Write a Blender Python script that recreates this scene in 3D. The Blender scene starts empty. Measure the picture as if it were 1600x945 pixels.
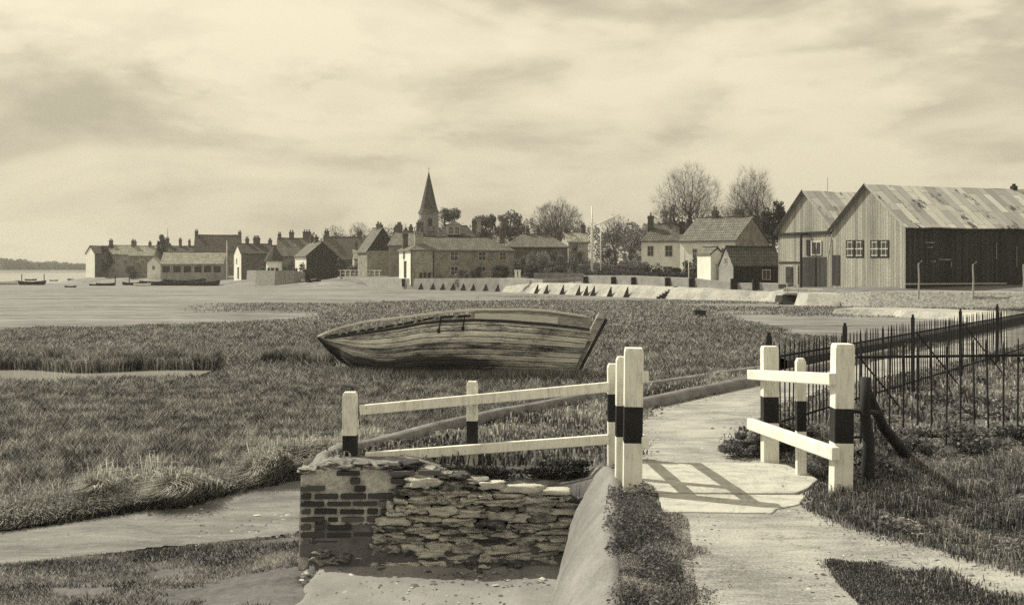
import bpy, math, random
import numpy as np
from mathutils import Vector, Matrix, noise as mnoise
R = math.radians
rng = np.random.default_rng(7)
random.seed(7)
sc = bpy.context.scene
F, CX, HY, CH = 1700.0, 800.0, 418.0, 1.65     # focal length, centre column, horizon row, eye height

# ---------------------------------------------------------------- camera, sky, sun
cam_d = bpy.data.cameras.new('camera'); cam = bpy.data.objects.new('camera', cam_d)
sc.collection.objects.link(cam); sc.camera = cam
cam.location = (0, 0, CH); cam.rotation_euler = (R(90), 0, 0)
cam_d.sensor_width = 36.0; cam_d.lens = 36.0 * F / 1600.0
cam_d.shift_y = -(472.5 - HY) / 1600.0
cam_d.clip_start = 0.1; cam_d.clip_end = 9000

SUN = Vector((-0.60, 0.30, 0.70)).normalized()
SUN_EL = math.asin(SUN.z); SUN_AZ = math.atan2(SUN.x, SUN.y)
w = bpy.data.worlds.new('World'); sc.world = w; w.use_nodes = True
nt = w.node_tree; nt.nodes.clear()
def wn(t, **k):
    n = nt.nodes.new(t)
    for a, b in k.items(): setattr(n, a, b)
    return n
sky = wn('ShaderNodeTexSky'); sky.sky_type = 'NISHITA'; sky.sun_disc = False
sky.sun_elevation = SUN_EL; sky.sun_rotation = SUN_AZ; sky.dust_density = 3.0
bw = wn('ShaderNodeRGBToBW'); nt.links.new(sky.outputs[0], bw.inputs[0])
tc = wn('ShaderNodeTexCoord')
sep = wn('ShaderNodeSeparateXYZ'); nt.links.new(tc.outputs['Generated'], sep.inputs[0])
def cloud(scale, zs, detail, off, dist=0.4):
    mp = wn('ShaderNodeMapping'); mp.inputs['Scale'].default_value = (1, 1, zs); mp.inputs['Location'].default_value = off
    nt.links.new(tc.outputs['Generated'], mp.inputs[0])
    n = wn('ShaderNodeTexNoise'); n.inputs['Scale'].default_value = scale; n.inputs['Detail'].default_value = detail
    n.inputs['Roughness'].default_value = 0.52; n.inputs['Distortion'].default_value = dist
    nt.links.new(mp.outputs[0], n.inputs[0]); return n
n1 = cloud(3.0, 3.4, 8, (3.3, 1.7, 0.62), .7); n2 = cloud(9.0, 2.4, 10, (0.3, 4.0, 1.2), 0.5)
mx = wn('ShaderNodeMath', operation='MULTIPLY_ADD'); mx.inputs[1].default_value = 0.42
nt.links.new(n2.outputs[0], mx.inputs[0]); nt.links.new(n1.outputs[0], mx.inputs[2])
n3 = cloud(4.2, 3.0, 10, (7.1, 2.2, 0.55), 0.15); n3.inputs['Roughness'].default_value = .6
bk_ = wn('ShaderNodeMapRange'); bk_.interpolation_type = 'SMOOTHSTEP'; bk_.inputs[1].default_value = .53; bk_.inputs[2].default_value = .60; bk_.inputs[3].default_value = 0; bk_.inputs[4].default_value = .075
nt.links.new(n3.outputs[0], bk_.inputs[0]); ad_ = wn('ShaderNodeMath', operation='ADD'); nt.links.new(mx.outputs[0], ad_.inputs[0]); nt.links.new(bk_.outputs[0], ad_.inputs[1])
rp = wn('ShaderNodeValToRGB'); nt.links.new(ad_.outputs[0], rp.inputs[0])
el = rp.color_ramp.elements
el[0].position = 0.56; el[0].color = (4.6, 4.6, 4.6, 1)
el[1].position = 0.86; el[1].color = (8.0, 8.0, 8.0, 1)
e = el.new(0.66); e.color = (5.7, 5.7, 5.7, 1)
e = el.new(0.75); e.color = (7.1, 7.1, 7.1, 1)
# more cloud light higher up, as under any thin overcast
zr = wn('ShaderNodeMapRange'); zr.inputs[1].default_value = 0.0; zr.inputs[2].default_value = 0.22
zr.inputs[3].default_value = 0.80; zr.inputs[4].default_value = 1.10
nt.links.new(sep.outputs[2], zr.inputs[0])
ml = wn('ShaderNodeMath', operation='MULTIPLY'); nt.links.new(rp.outputs[0], ml.inputs[0]); nt.links.new(zr.outputs[0], ml.inputs[1])
mm = wn('ShaderNodeMath', operation='MULTIPLY_ADD'); mm.inputs[1].default_value = 0.12
nt.links.new(bw.outputs[0], mm.inputs[0]); nt.links.new(ml.outputs[0], mm.inputs[2])
tint = wn('ShaderNodeVectorMath', operation='MULTIPLY'); tint.inputs[1].default_value = (1.0, 0.90, 0.665)
nt.links.new(mm.outputs[0], tint.inputs[0])
bg = wn('ShaderNodeBackground'); bg.inputs[1].default_value = 0.092
nt.links.new(tint.outputs[0], bg.inputs[0])
wo = wn('ShaderNodeOutputWorld'); nt.links.new(bg.outputs[0], wo.inputs[0])

sd = bpy.data.lights.new('sun', 'SUN'); sd.energy = 5.0; sd.angle = R(0.6); sd.color = (1.0, 0.94, 0.74)
so = bpy.data.objects.new('sun', sd); sc.collection.objects.link(so)
so.rotation_euler = SUN.to_track_quat('Z', 'Y').to_euler(); so.location = (-20, 10, 40)
vs = sc.view_settings
sc.display_settings.display_device = 'sRGB'
vs.view_transform = 'Standard'; vs.look = 'None'; vs.gamma = 1; vs.exposure = 0.12; vs.use_curve_mapping = False
sc.cycles.use_denoising = False; sc.cycles.max_bounces = 5; sc.cycles.diffuse_bounces = 2; sc.cycles.glossy_bounces = 2; sc.cycles.transparent_max_bounces = 4

# ---------------------------------------------------------------- helpers
def at(px, py, D):
    return Vector(((px - CX) / F * D, D, CH - (py - HY) * D / F))
def X(px, D): return (px - CX) / F * D
def Z(py, D): return CH - (py - HY) * D / F

class MB:
    def __init__(s): s.v = []; s.f = []; s.m = []
    def add(s, vs_, fs, mi=0):
        b = len(s.v); s.v.extend([tuple(p) for p in vs_])
        s.f.extend([tuple(i + b for i in f) for f in fs]); s.m.extend([mi] * len(fs)); return s
    def box(s, c, d, mi=0, M=None):
        x, y, z = d[0] / 2, d[1] / 2, d[2] / 2
        P = [Vector((c[0] + a * x, c[1] + b * y, c[2] + e * z)) for a in (-1, 1) for b in (-1, 1) for e in (-1, 1)]
        if M: P = [M @ p for p in P]
        return s.add(P, [(0, 1, 3, 2), (4, 6, 7, 5), (0, 4, 5, 1), (2, 3, 7, 6), (0, 2, 6, 4), (1, 5, 7, 3)], mi)
    def beam(s, a, b, w_, h, mi=0, up=(0, 0, 1)):
        a = Vector(a); b = Vector(b); d = (b - a).normalized(); u = Vector(up)
        if abs(d.dot(u)) > .95: u = Vector((0, 1, 0))
        sd_ = d.cross(u).normalized(); u = sd_.cross(d).normalized()
        P = [q + sd_ * i * w_ / 2 + u * j * h / 2 for q in (a, b) for i, j in ((-1, -1), (1, -1), (1, 1), (-1, 1))]
        return s.add(P, [(0, 1, 2, 3), (7, 6, 5, 4), (0, 4, 5, 1), (1, 5, 6, 2), (2, 6, 7, 3), (3, 7, 4, 0)], mi)
    def tube(s, pts, rs, n=6, mi=0, cap=True):
        pts = [Vector(p) for p in pts]
        if not hasattr(rs, '__len__'): rs = [rs] * len(pts)
        b = len(s.v); V = []
        for i, p in enumerate(pts):
            d = (pts[min(i + 1, len(pts) - 1)] - pts[max(i - 1, 0)]).normalized()
            u = Vector((0, 0, 1)) if abs(d.z) < .9 else Vector((1, 0, 0))
            a1 = d.cross(u).normalized(); a2 = d.cross(a1)
            for k in range(n):
                t = 2 * math.pi * k / n
                V.append(p + (a1 * math.cos(t) + a2 * math.sin(t)) * rs[i])
        Fc = [(i * n + k, i * n + (k + 1) % n, (i + 1) * n + (k + 1) % n, (i + 1) * n + k) for i in range(len(pts) - 1) for k in range(n)]
        if cap: Fc += [tuple(range(n - 1, -1, -1)), tuple((len(pts) - 1) * n + k for k in range(n))]
        return s.add(V, Fc, mi)
    def stone(s, c, d, seed, mi=0, nu=12, nv=7, rough=.28):
        V = []; Fc = []
        for j in range(nv + 1):
            ph = math.pi * j / nv
            for i in range(nu):
                th = 2 * math.pi * i / nu
                q = Vector((math.sin(ph) * math.cos(th), math.sin(ph) * math.sin(th), math.cos(ph)))
                q = Vector([math.copysign(abs(t) ** .55, t) for t in q])
                k = 1 + rough * mnoise.noise(q * 1.5 + Vector((seed * 7.3, seed, 0))) + rough * .35 * mnoise.noise(q * 4 + Vector((seed * 3.3, seed, 9)))
                V.append((c[0] + q.x * d[0] / 2 * k, c[1] + q.y * d[1] / 2 * k, c[2] + q.z * d[2] / 2 * k))
        for j in range(nv):
            for i in range(nu):
                Fc.append((j * nu + i, (j + 1) * nu + i, (j + 1) * nu + (i + 1) % nu, j * nu + (i + 1) % nu))
        return s.add(V, Fc, mi)
    def build(s, name, mats, parent=None, smooth=False):
        me = bpy.data.meshes.new(name)
        me.from_pydata(s.v, [], s.f); me.update()
        if not isinstance(mats, (list, tuple)): mats = [mats]
        for m in mats: me.materials.append(m)
        if len(mats) > 1: me.polygons.foreach_set('material_index', s.m)
        if smooth: me.polygons.foreach_set('use_smooth', [True] * len(s.f))
        return link(name, me, parent)

def link(name, me, parent=None):
    o = bpy.data.objects.new(name, me); sc.collection.objects.link(o)
    if parent is not None: o.parent = parent
    return o
def npmesh(name, V, Fc, mats, parent=None, attrs=None, smooth=False):
    V = np.asarray(V, np.float32); Fc = np.asarray(Fc, np.int32)
    me = bpy.data.meshes.new(name); k = Fc.shape[1]
    me.vertices.add(len(V)); me.vertices.foreach_set('co', V.ravel())
    me.loops.add(Fc.size); me.loops.foreach_set('vertex_index', Fc.ravel())
    me.polygons.add(len(Fc)); me.polygons.foreach_set('loop_start', np.arange(0, Fc.size, k, dtype=np.int32))
    me.polygons.foreach_set('loop_total', np.full(len(Fc), k, np.int32))
    if smooth: me.polygons.foreach_set('use_smooth', np.ones(len(Fc), bool))
    me.update(calc_edges=True)
    for n_, a in (attrs or {}).items():
        at_ = me.attributes.new(n_, 'FLOAT', 'POINT'); at_.data.foreach_set('value', np.asarray(a, np.float32))
    for m in (mats if isinstance(mats, (list, tuple)) else [mats]): me.materials.append(m)
    return link(name, me, parent)
def tag(o, label=None, cat=None, group=None, kind=None):
    if label: o['label'] = label
    if cat: o['category'] = cat
    if group: o['group'] = group
    if kind: o['kind'] = kind
    return o
def thing(name, label, cat, loc=(0, 0, 0), rz=0, group=None):
    o = bpy.data.objects.new(name, None); sc.collection.objects.link(o)
    o.location = loc; o.rotation_euler = (0, 0, rz); o.empty_display_size = .2
    return tag(o, label, cat, group)
def copy_tree(o, parent=None):
    c = o.copy(); sc.collection.objects.link(c); c.parent = parent
    for ch in [x for x in o.children]: copy_tree(ch, c)
    return c

# ---------------------------------------------------------------- materials
def g(v): return (v, v * .995, v * (1.14 - .22 * min(1, v / .5)), 1)
class NT:
    def __init__(s, name, rough=.85, spec=.25):
        s.m = bpy.data.materials.new(name); s.m.use_nodes = True; s.t = s.m.node_tree
        s.b = s.t.nodes['Principled BSDF']; s.b.inputs['Roughness'].default_value = rough
        s.b.inputs['Specular IOR Level'].default_value = spec
        s.tc = s.t.nodes.new('ShaderNodeTexCoord')
    def L(s, a, b): s.t.links.new(a, b)
    def map(s, scale=(1, 1, 1), rot=(0, 0, 0), src='Object'):
        n = s.t.nodes.new('ShaderNodeMapping'); n.inputs['Scale'].default_value = scale; n.inputs['Rotation'].default_value = rot
        s.L(s.tc.outputs[src], n.inputs[0]); return n.outputs[0]
    def noise(s, vec, scale, detail=6, rough=.6, dist=0):
        n = s.t.nodes.new('ShaderNodeTexNoise'); s.L(vec, n.inputs['Vector'])
        n.inputs['Scale'].default_value = scale; n.inputs['Detail'].default_value = detail
        n.inputs['Roughness'].default_value = rough; n.inputs['Distortion'].default_value = dist; return n.outputs['Fac']
    def math(s, op, a, b=None, c=None):
        n = s.t.nodes.new('ShaderNodeMath'); n.operation = op
        for i, q in enumerate((a, b, c)):
            if q is None: continue
            if isinstance(q, (int, float)): n.inputs[i].default_value = q
            else: s.L(q, n.inputs[i])
        return n.outputs[0]
    def ramp(s, fac, stops):
        n = s.t.nodes.new('ShaderNodeValToRGB'); s.L(fac, n.inputs[0]); e_ = n.color_ramp.elements
        while len(e_) < len(stops): e_.new(.5)
        for i, (p, v) in enumerate(stops):
            e_[i].position = p; e_[i].color = g(v) if not isinstance(v, tuple) else v
        return n.outputs[0]
    def mix(s, fac, a, b):
        n = s.t.nodes.new('ShaderNodeMix'); n.data_type = 'RGBA'
        if isinstance(fac, float): n.inputs[0].default_value = fac
        else: s.L(fac, n.inputs[0])
        for i, q in ((6, a), (7, b)):
            if isinstance(q, tuple): n.inputs[i].default_value = q
            else: s.L(q, n.inputs[i])
        return n.outputs[2]
    def grit(s, col, scale, lo=.55, hi=1.5):
        n = s.noise(s.map(), scale, 4, .85); r_ = s.ramp(n, [(.34, lo), (.66, hi)])
        x = s.t.nodes.new('ShaderNodeMix'); x.data_type = 'RGBA'; x.blend_type = 'MULTIPLY'; x.inputs[0].default_value = 1
        s.L(col, x.inputs[6]); s.L(r_, x.inputs[7]); return x.outputs[2]
    def attr(s, name):
        n = s.t.nodes.new('ShaderNodeAttribute'); n.attribute_name = name; return n.outputs['Fac']
    def color(s, c): 
        if isinstance(c, tuple): s.b.inputs['Base Color'].default_value = c
        else: s.L(c, s.b.inputs['Base Color'])
        return s
    def bump(s, h, strength=.4, dist=.02):
        n = s.t.nodes.new('ShaderNodeBump'); n.inputs['Strength'].default_value = strength; n.inputs['Distance'].default_value = dist
        s.L(h, n.inputs['Height']); s.L(n.outputs[0], s.b.inputs['Normal']); return s

def noisy(name, lo, hi, scale=3, stretch=(1, 1, 1), rough=.85, bump=.3, bd=.02, p=(.3, .7), det=7, spec=.2, fine=None):
    m = NT(name, rough, spec); v = m.map(stretch)
    n = m.noise(v, scale, det, .65)
    if fine:
        n = m.math('ADD', m.math('MULTIPLY', n, .5), m.math('MULTIPLY', m.noise(m.map(), fine, 4, .8), .5)); p = (p[0] + .06, p[1] - .06)
    m.color(m.ramp(n, [(p[0], lo), (p[1], hi)])).bump(n, bump, bd); return m.m
def bricky(name, lo, hi, mortar, sc_=1.0, stretch=(1, 1, 1)):
    m = NT(name, .9, .15); v = m.map()
    s_ = m.t.nodes.new('ShaderNodeSeparateXYZ'); m.L(v, s_.inputs[0])
    xy = m.math('ADD', s_.outputs[0], s_.outputs[1])
    c_ = m.t.nodes.new('ShaderNodeCombineXYZ'); m.L(xy, c_.inputs[0]); m.L(s_.outputs[2], c_.inputs[1])
    b = m.t.nodes.new('ShaderNodeTexBrick'); m.L(c_.outputs[0], b.inputs[0])
    b.inputs['Color1'].default_value = g(lo); b.inputs['Color2'].default_value = g(hi); b.inputs['Mortar'].default_value = g(mortar)
    b.inputs['Scale'].default_value = 1; b.inputs['Brick Width'].default_value = .23 * sc_; b.inputs['Row Height'].default_value = .075 * sc_
    b.inputs['Mortar Size'].default_value = .012 * sc_
    n = m.noise(v, 1.1, 6, .65)
    mm_ = m.ramp(n, [(.3, .55), (.7, 1.3)])
    x = m.t.nodes.new('ShaderNodeMix'); x.data_type = 'RGBA'; x.blend_type = 'MULTIPLY'; x.inputs[0].default_value = 1
    m.L(b.outputs[0], x.inputs[6]); m.L(mm_, x.inputs[7]); m.color(m.grit(x.outputs[2], 7))
    return m.m
def tiles(name, lo, hi, row=.3, col=.25, stain=.7):
    m = NT(name, .85, .2); v = m.map()
    s_ = m.t.nodes.new('ShaderNodeSeparateXYZ'); m.L(v, s_.inputs[0])
    c_ = m.t.nodes.new('ShaderNodeCombineXYZ')
    m.L(s_.outputs[0], c_.inputs[0]); m.L(s_.outputs[2], c_.inputs[1]); 
    b = m.t.nodes.new('ShaderNodeTexBrick'); m.L(c_.outputs[0], b.inputs[0])
    b.inputs['Color1'].default_value = g(lo); b.inputs['Color2'].default_value = g(hi); b.inputs['Mortar'].default_value = g(lo * .45)
    b.inputs['Scale'].default_value = 1; b.inputs['Brick Width'].default_value = col; b.inputs['Row Height'].default_value = row
    b.inputs['Mortar Size'].default_value = .03
    n = m.noise(m.map((1, 1, .6)), .9, 7, .7)
    mm_ = m.ramp(n, [(.28, stain), (.72, 1.35)])
    x = m.t.nodes.new('ShaderNodeMix'); x.data_type = 'RGBA'; x.blend_type = 'MULTIPLY'; x.inputs[0].default_value = 1
    m.L(b.outputs[0], x.inputs[6]); m.L(mm_, x.inputs[7]); m.color(m.grit(x.outputs[2], 6)).bump(b.outputs[1], -.4, .03)
    return m.m
def boards(name, lo, hi, wd=.2, streak=8):
    m = NT(name, .85, .15); v = m.map()
    s_ = m.t.nodes.new('ShaderNodeSeparateXYZ'); m.L(v, s_.inputs[0])
    u = m.math('DIVIDE', m.math('ADD', s_.outputs[0], s_.outputs[1]), wd)
    fl = m.math('FLOOR', u); fr = m.math('FRACT', u)
    wn_ = m.t.nodes.new('ShaderNodeTexWhiteNoise'); wn_.noise_dimensions = '1D'; m.L(fl, wn_.inputs['W'])
    st = m.noise(m.map((streak, streak, .5)), 1, 6, .7)
    big = m.noise(m.map((1, 1, .45)), .7, 5, .6)
    t_ = m.math('ADD', m.math('MULTIPLY', wn_.outputs['Value'], .25), m.math('ADD', m.math('MULTIPLY', st, .45), m.math('MULTIPLY', big, .4)))
    c = m.ramp(t_, [(.30, lo), (.75, hi)])
    gap = m.math('LESS_THAN', fr, .09)
    m.color(m.grit(m.mix(gap, c, g(lo * .45)), 8))
    return m.m

M = {}
M['white'] = noisy('white_paint', .42, .78, 7, (1, 1, .3), .7, .25, .004, (.24, .56), 9, .2, 70)
_w = NT('white_paint', .7, .2)
_a = _w.math('ADD', _w.math('MULTIPLY', _w.noise(_w.map((1, 1, .25)), 9, 10, .75), .55), _w.math('MULTIPLY', _w.noise(_w.map((1, 1, .15)), 70, 5, .8), .45))
_b = _w.ramp(_w.noise(_w.map((1, 1, .45)), 26, 9, .8), [(.33, (0, 0, 0, 1)), (.37, (1, 1, 1, 1))])
_w.color(_w.mix(_b, g(.16), _w.ramp(_a, [(.38, .48), (.50, .76), (.6, .84)]))).bump(_a, .5, .006); M['white'] = _w.m
M['black'] = noisy('black_paint', .012, .03, 8, (1, 1, .4), .6, .2, .004)
M['limewash'] = noisy('limewash', .58, .92, .9, (1, 1, .5), .9, .1, .01, fine=7)
M['cream'] = noisy('cream_render', .26, .5, .8, (1, 1, .5), .9, .1, .01, fine=7)
M['grey_render'] = noisy('grey_render', .14, .36, .9, (1, 1, .5), .9, .1, .01, fine=7)
M['brick'] = bricky('old_brick', .13, .21, .26)
M['brick_dark'] = bricky('dark_brick', .07, .12, .16)
M['brick_pale'] = bricky('pale_brick', .20, .30, .32)
M['flint'] = noisy('flint_wall', .10, .36, 5, (1, 1, 1), .9, .5, .04, (.35, .65))
M['tile'] = tiles('clay_tiles', .12, .18)
M['tile_dark'] = tiles('dark_tiles', .055, .09)
M['tile_pale'] = tiles('lichened_tiles', .24, .34)
M['slate'] = tiles('slates', .10, .13, .25, .3)
M['tarred'] = boards('tarred_boards', .010, .05, .22)
M['weather'] = boards('silvered_boards', .15, .40, .3)
M['door_dark'] = boards('dark_door_boards', .025, .07, .18)
M['trim'] = noisy('trim_paint', .32, .55, 5)
M['chimney'] = bricky('chimney_brick', .06, .11, .12)
M['chimney_pale'] = bricky('pale_chimney', .24, .33, .3)
M['pot'] = noisy('clay_pot', .10, .18, 5)
mg = NT('window_glass', .12, .6); mg.color(g(.025)); M['glass'] = mg.m
M['iron'] = noisy('rusted_iron', .012, .035, 30, (1, 1, 1), .8, .3, .003)
M['post_old'] = noisy('old_dark_timber', .018, .06, 10, (1, 1, .2), .85, .5, .01)
M['timber_pale'] = noisy('pale_timber', .25, .42, 10, (1, 1, .15), .85, .3, .005)
M['concrete'] = noisy('concrete', .24, .36, 2.2, (1, 1, 1), .9, .25, .008, (.3, .7), 8, .2, 70)
M['concrete_pale'] = noisy('pale_concrete', .16, .50, .5, (1, 1, 1), .9, .2, .03, (.3, .7), 9, .2, 6)
M['slab'] = noisy('bridge_slab', .26, .50, 3.0, (1, 3, 1), .85, .5, .006, (.3, .7), 9, .2, 55)
M['stone_wall'] = noisy('quay_stone', .17, .34, .9, (1, 1, 1.4), .9, .4, .05, (.3, .7), 9, .2, 7)
M['shingle'] = noisy('shingle', .12, .42, 6, (1, 1, 1), .9, .4, .03, (.35, .65), 9, .2, 25)
M['bark'] = noisy('bark', .035, .08, 6, (1, 1, .3), .95, .5, .02)
M['twig'] = noisy('twigs', .09, .16, 4, (1, 1, 1), .95, 0, .01)
M['ply'] = noisy('rope', .2, .3, 5)

def leafmat(name, lo, hi, trans=True):
    m = NT(name, .8, .15); a = m.attr('tone'); c = m.ramp(a, [(0, lo), (.6, (lo * .55 + hi * .45)), (1, hi)]); m.color(c)
    tr = m.t.nodes.new('ShaderNodeBsdfTranslucent'); m.L(c, tr.inputs[0]); mx_ = m.t.nodes.new('ShaderNodeMixShader'); mx_.inputs[0].default_value = .3
    out = [n for n in m.t.nodes if n.type == 'OUTPUT_MATERIAL'][0]; m.L(m.b.outputs[0], mx_.inputs[1]); m.L(tr.outputs[0], mx_.inputs[2]); m.L(mx_.outputs[0], out.inputs[0])
    return m.m
M['leaf_dark'] = leafmat('dark_leaves', .03, .16)
M['leaf_mid'] = leafmat('shrub_leaves', .06, .32)
M['leaf_pale'] = leafmat('bare_shrub', .09, .42)
M['grass_marsh'] = leafmat('marsh_grass_blades', .03, .68)
M['grass_straw'] = leafmat('dry_grass_blades', .11, .8)
M['grass_bank'] = leafmat('bank_grass_blades', .04, .55)

# ---------------------------------------------------------------- plan of the ground
BANK = [(-3, -12), (.40, 2), (.47, 5.3), (.60, 7.0), (.72, 8.0), (.74, 8.92), (.5, 8.98), (-1.60, 8.98), (-1.72, 9.25), (-1.60, 9.62), (-1.29, 9.97), (-.55, 11.5),
        (1.06, 13.9), (3.87, 17.3), (7.7, 22.4), (16.5, 35), (30, 47), (60, 56), (140, 58), (140, -12)]
QUAY = [(-101, 600), (-101, 262), (-75, 240), (-53, 222), (-46, 192), (-36, 188), (-30, 176), (-21.6, 166), (-13.9, 148), (-1.6, 136), (3.7, 125.5), (11.5, 110),
        (17, 98), (22.0, 90.5), (22.6, 78), (27.0, 75), (36, 72), (60, 70), (140, 64), (400, 400), (300, 900), (-60, 900)]
PATH = [(.80, 2), (.86, 5.32), (.98, 6.2), (1.10, 7.1), (1.02, 7.6), (.98, 8.6), (1.05, 9.4), (1.28, 11.2), (1.62, 12.75), (3.44, 15.35), (7.0, 20.0), (15.5, 32), (30, 44.5),
        (31, 43), (17, 31), (9.0, 20.6), (4.5, 15.0), (3.2, 13.0), (2.40, 11.0), (1.98, 9.45), (2.36, 9.15), (2.36, 8.3), (2.12, 7.75), (2.02, 7.5), (2.33, 6.65), (2.62, 6.2), (2.85, 5.9), (4.2, 5.1),
        (4.0, 4.3), (2.5, 5.25), (2.25, 5.86), (2.0, 6.05), (1.80, 6.08), (1.74, 5.6), (1.70, 5.2), (1.75, 2)]
TRACK = [(-12, 9.0), (-5.2, 11.2), (-3.7, 12.3), (-2.7, 13.9), (-1.5, 15.6), (.5, 17.8), (.8, 16.6), (-.9, 14.4), (-2.15, 11.0), (-3.63, 10.35), (-4.7, 9.8), (-12, 7.4)]
def jag(poly, amp=.05, step=.12, seed=0, maxd=40):
    out = []
    n = len(poly)
    for i in range(n):
        a = np.array(poly[i], float); b = np.array(poly[(i + 1) % n], float)
        L_ = np.linalg.norm(b - a); k = max(1, min(150, int(L_ / step)))
        nrm = np.array([-(b - a)[1], (b - a)[0]]) / max(L_, 1e-6)
        for j in range(k):
            p = a + (b - a) * j / k
            q = mnoise.noise(Vector((p[0] * 3.1 + seed, p[1] * 3.1, 0))) + .5 * mnoise.noise(Vector((p[0] * 9 + seed, p[1] * 9, 3)))
            out.append(tuple(p + nrm * q * amp))
    return out
def sdf(P, poly):
    """negative inside"""
    poly = np.array(poly, float); x, y = P[:, 0], P[:, 1]
    d2 = np.full(len(P), 1e18); ins = np.zeros(len(P), bool)
    for i in range(len(poly)):
        a = poly[i]; b = poly[(i + 1) % len(poly)]; e_ = b - a
        t = np.clip(((x - a[0]) * e_[0] + (y - a[1]) * e_[1]) / max(e_ @ e_, 1e-12), 0, 1)
        dx = x - a[0] - t * e_[0]; dy = y - a[1] - t * e_[1]; d2 = np.minimum(d2, dx * dx + dy * dy)
        c = (a[1] > y) != (b[1] > y)
        with np.errstate(divide='ignore', invalid='ignore'):
            xi = a[0] + (y - a[1]) * e_[0] / (e_[1] if e_[1] != 0 else 1e-12)
        ins ^= c & (x < xi)
    d = np.sqrt(d2); return np.where(ins, -d, d)
def vnoise(x, y, seed=0):
    """cheap value noise for whole arrays"""
    xi = np.floor(x).astype(np.int64); yi = np.floor(y).astype(np.int64); fx = x - xi; fy = y - yi
    fx = fx * fx * (3 - 2 * fx); fy = fy * fy * (3 - 2 * fy)
    def h(i, j):
        n_ = (i * 374761393 + j * 668265263 + seed * 1442695041) & 0xffffffff
        n_ = ((n_ ^ (n_ >> 13)) * 1274126177) & 0xffffffff
        return ((n_ ^ (n_ >> 16)) & 0xffff) / 65535.0
    return (h(xi, yi) * (1 - fx) + h(xi + 1, yi) * fx) * (1 - fy) + (h(xi, yi + 1) * (1 - fx) + h(xi + 1, yi + 1) * fx) * fy
def fbm(x, y, sc_, o=4, seed=0):
    r = 0; a = .5
    for k in range(o): r = r + a * vnoise(x * sc_ + 31.7 * k, y * sc_ - 17.3 * k, seed + k); sc_ *= 2.1; a *= .55
    return r
def smooth(a, b, x): t = np.clip((x - a) / (b - a), 0, 1); return t * t * (3 - 2 * t)
UB = np.array([-2, -.47, -.30, -.18, -.12, 0, .10, .16, .20, .25, .32, 2])
YB = np.array([40, 42, 47, 60, 90, 103, 94, 78, 64, 46, 30, 30])
def marsh_edge(u): return np.interp(u, UB, YB)
def creek_y(x): return 28.6 + .5 * np.sin(x * .7) + .25 * np.sin(x * 1.9 + 1)
def ground_z(x, y):
    P = np.stack([x, y], 1); u = x / np.maximum(y, 1)
    z = -1.0 - .32 * smooth(40, 110, y) - .75 * smooth(130, 320, y) * smooth(.05, -.25, u)
    z = z + (fbm(x, y, .25, 4, 5) - .5) * .16 * smooth(200, 60, y)
    lump = (fbm(x, y, 1.2, 3, 9) - .4)
    isg = smooth(3, -3, (y - marsh_edge(u)) / np.maximum(y, 1) * 60 + (fbm(x * .6, y, .16, 4, 2) - .5) * 26)
    isg = np.maximum(isg, .75 * smooth(.52, .60, fbm(x * .35, y, .11, 4, 33)) * smooth(38, 48, y) * smooth(150, 110, y) * smooth(-.36, -.2, u))
    z = z + isg * (.05 + lump * .10)
    tr = sdf(P, TRACK); z = np.where(tr < .6, z + (-1.07 - z) * smooth(.6, -.1, tr), z)
    z = z - .10 * smooth(-8, -3, y - creek_y(x)) * smooth(1, -.5, y - creek_y(x)) * smooth(-3.5, -5.5, x)
    cd = np.abs(y - creek_y(x) + .5); cw = .95 * smooth(-4.6, -7.5, x) + .05
    z = z - .28 * smooth(cw + .5, cw, cd) * smooth(-7.3, -8.1, x)
    # apron in front of the brick wall end
    ap = sdf(P, [(-1.9, 7.2), (.6, 7.2), (.6, 9.2), (-1.7, 9.2)]); z = np.where(ap < .8, z + (-.83 - z) * smooth(.8, 0, ap), z)
    b = sdf(P, BANK)
    zb = -.015 + (fbm(x, y, .8, 4, 3) - .45) * .06 + .16 * smooth(2.6, 5.5, x - (y - 6) * .25) * smooth(14, 7, y) 
    zb = zb - .14 * smooth(1.1, .3, x) * smooth(8.6, 8.8, y) * smooth(14, 12, y)
    pd = sdf(P, PATH); pd_e = smooth(.10, .0, pd); zb = np.where((pd < .6) & (x > .9), np.maximum(zb, -.006), zb); zb = zb * (1 - pd_e) + (-.004) * pd_e; zb = np.where(pd < -.05, -.02, zb)
    z = np.where(b < .10, zb + (z - zb) * smooth(0, .10, b), z)
    q = sdf(P, QUAY)
    zq = -.25 + .55 * smooth(0, 9, -q) + .6 * smooth(20, 80, -q) + (fbm(x, y, .08, 3, 6) - .5) * .3
    zq = np.where(x < -30, zq - .35, zq)
    sx_ = smooth(-30, -19, x); q2 = q + 3.2 * sx_; wd_ = 9.0 - 7.8 * sx_
    z = np.where(q2 < wd_, zq + (z - zq) * smooth(0, 1, q2 / wd_), z)
    return z, b, q, pd, isg, tr
def gz(x, y): return float(ground_z(np.array([float(x)]), np.array([float(y)]))[0][0])

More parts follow.
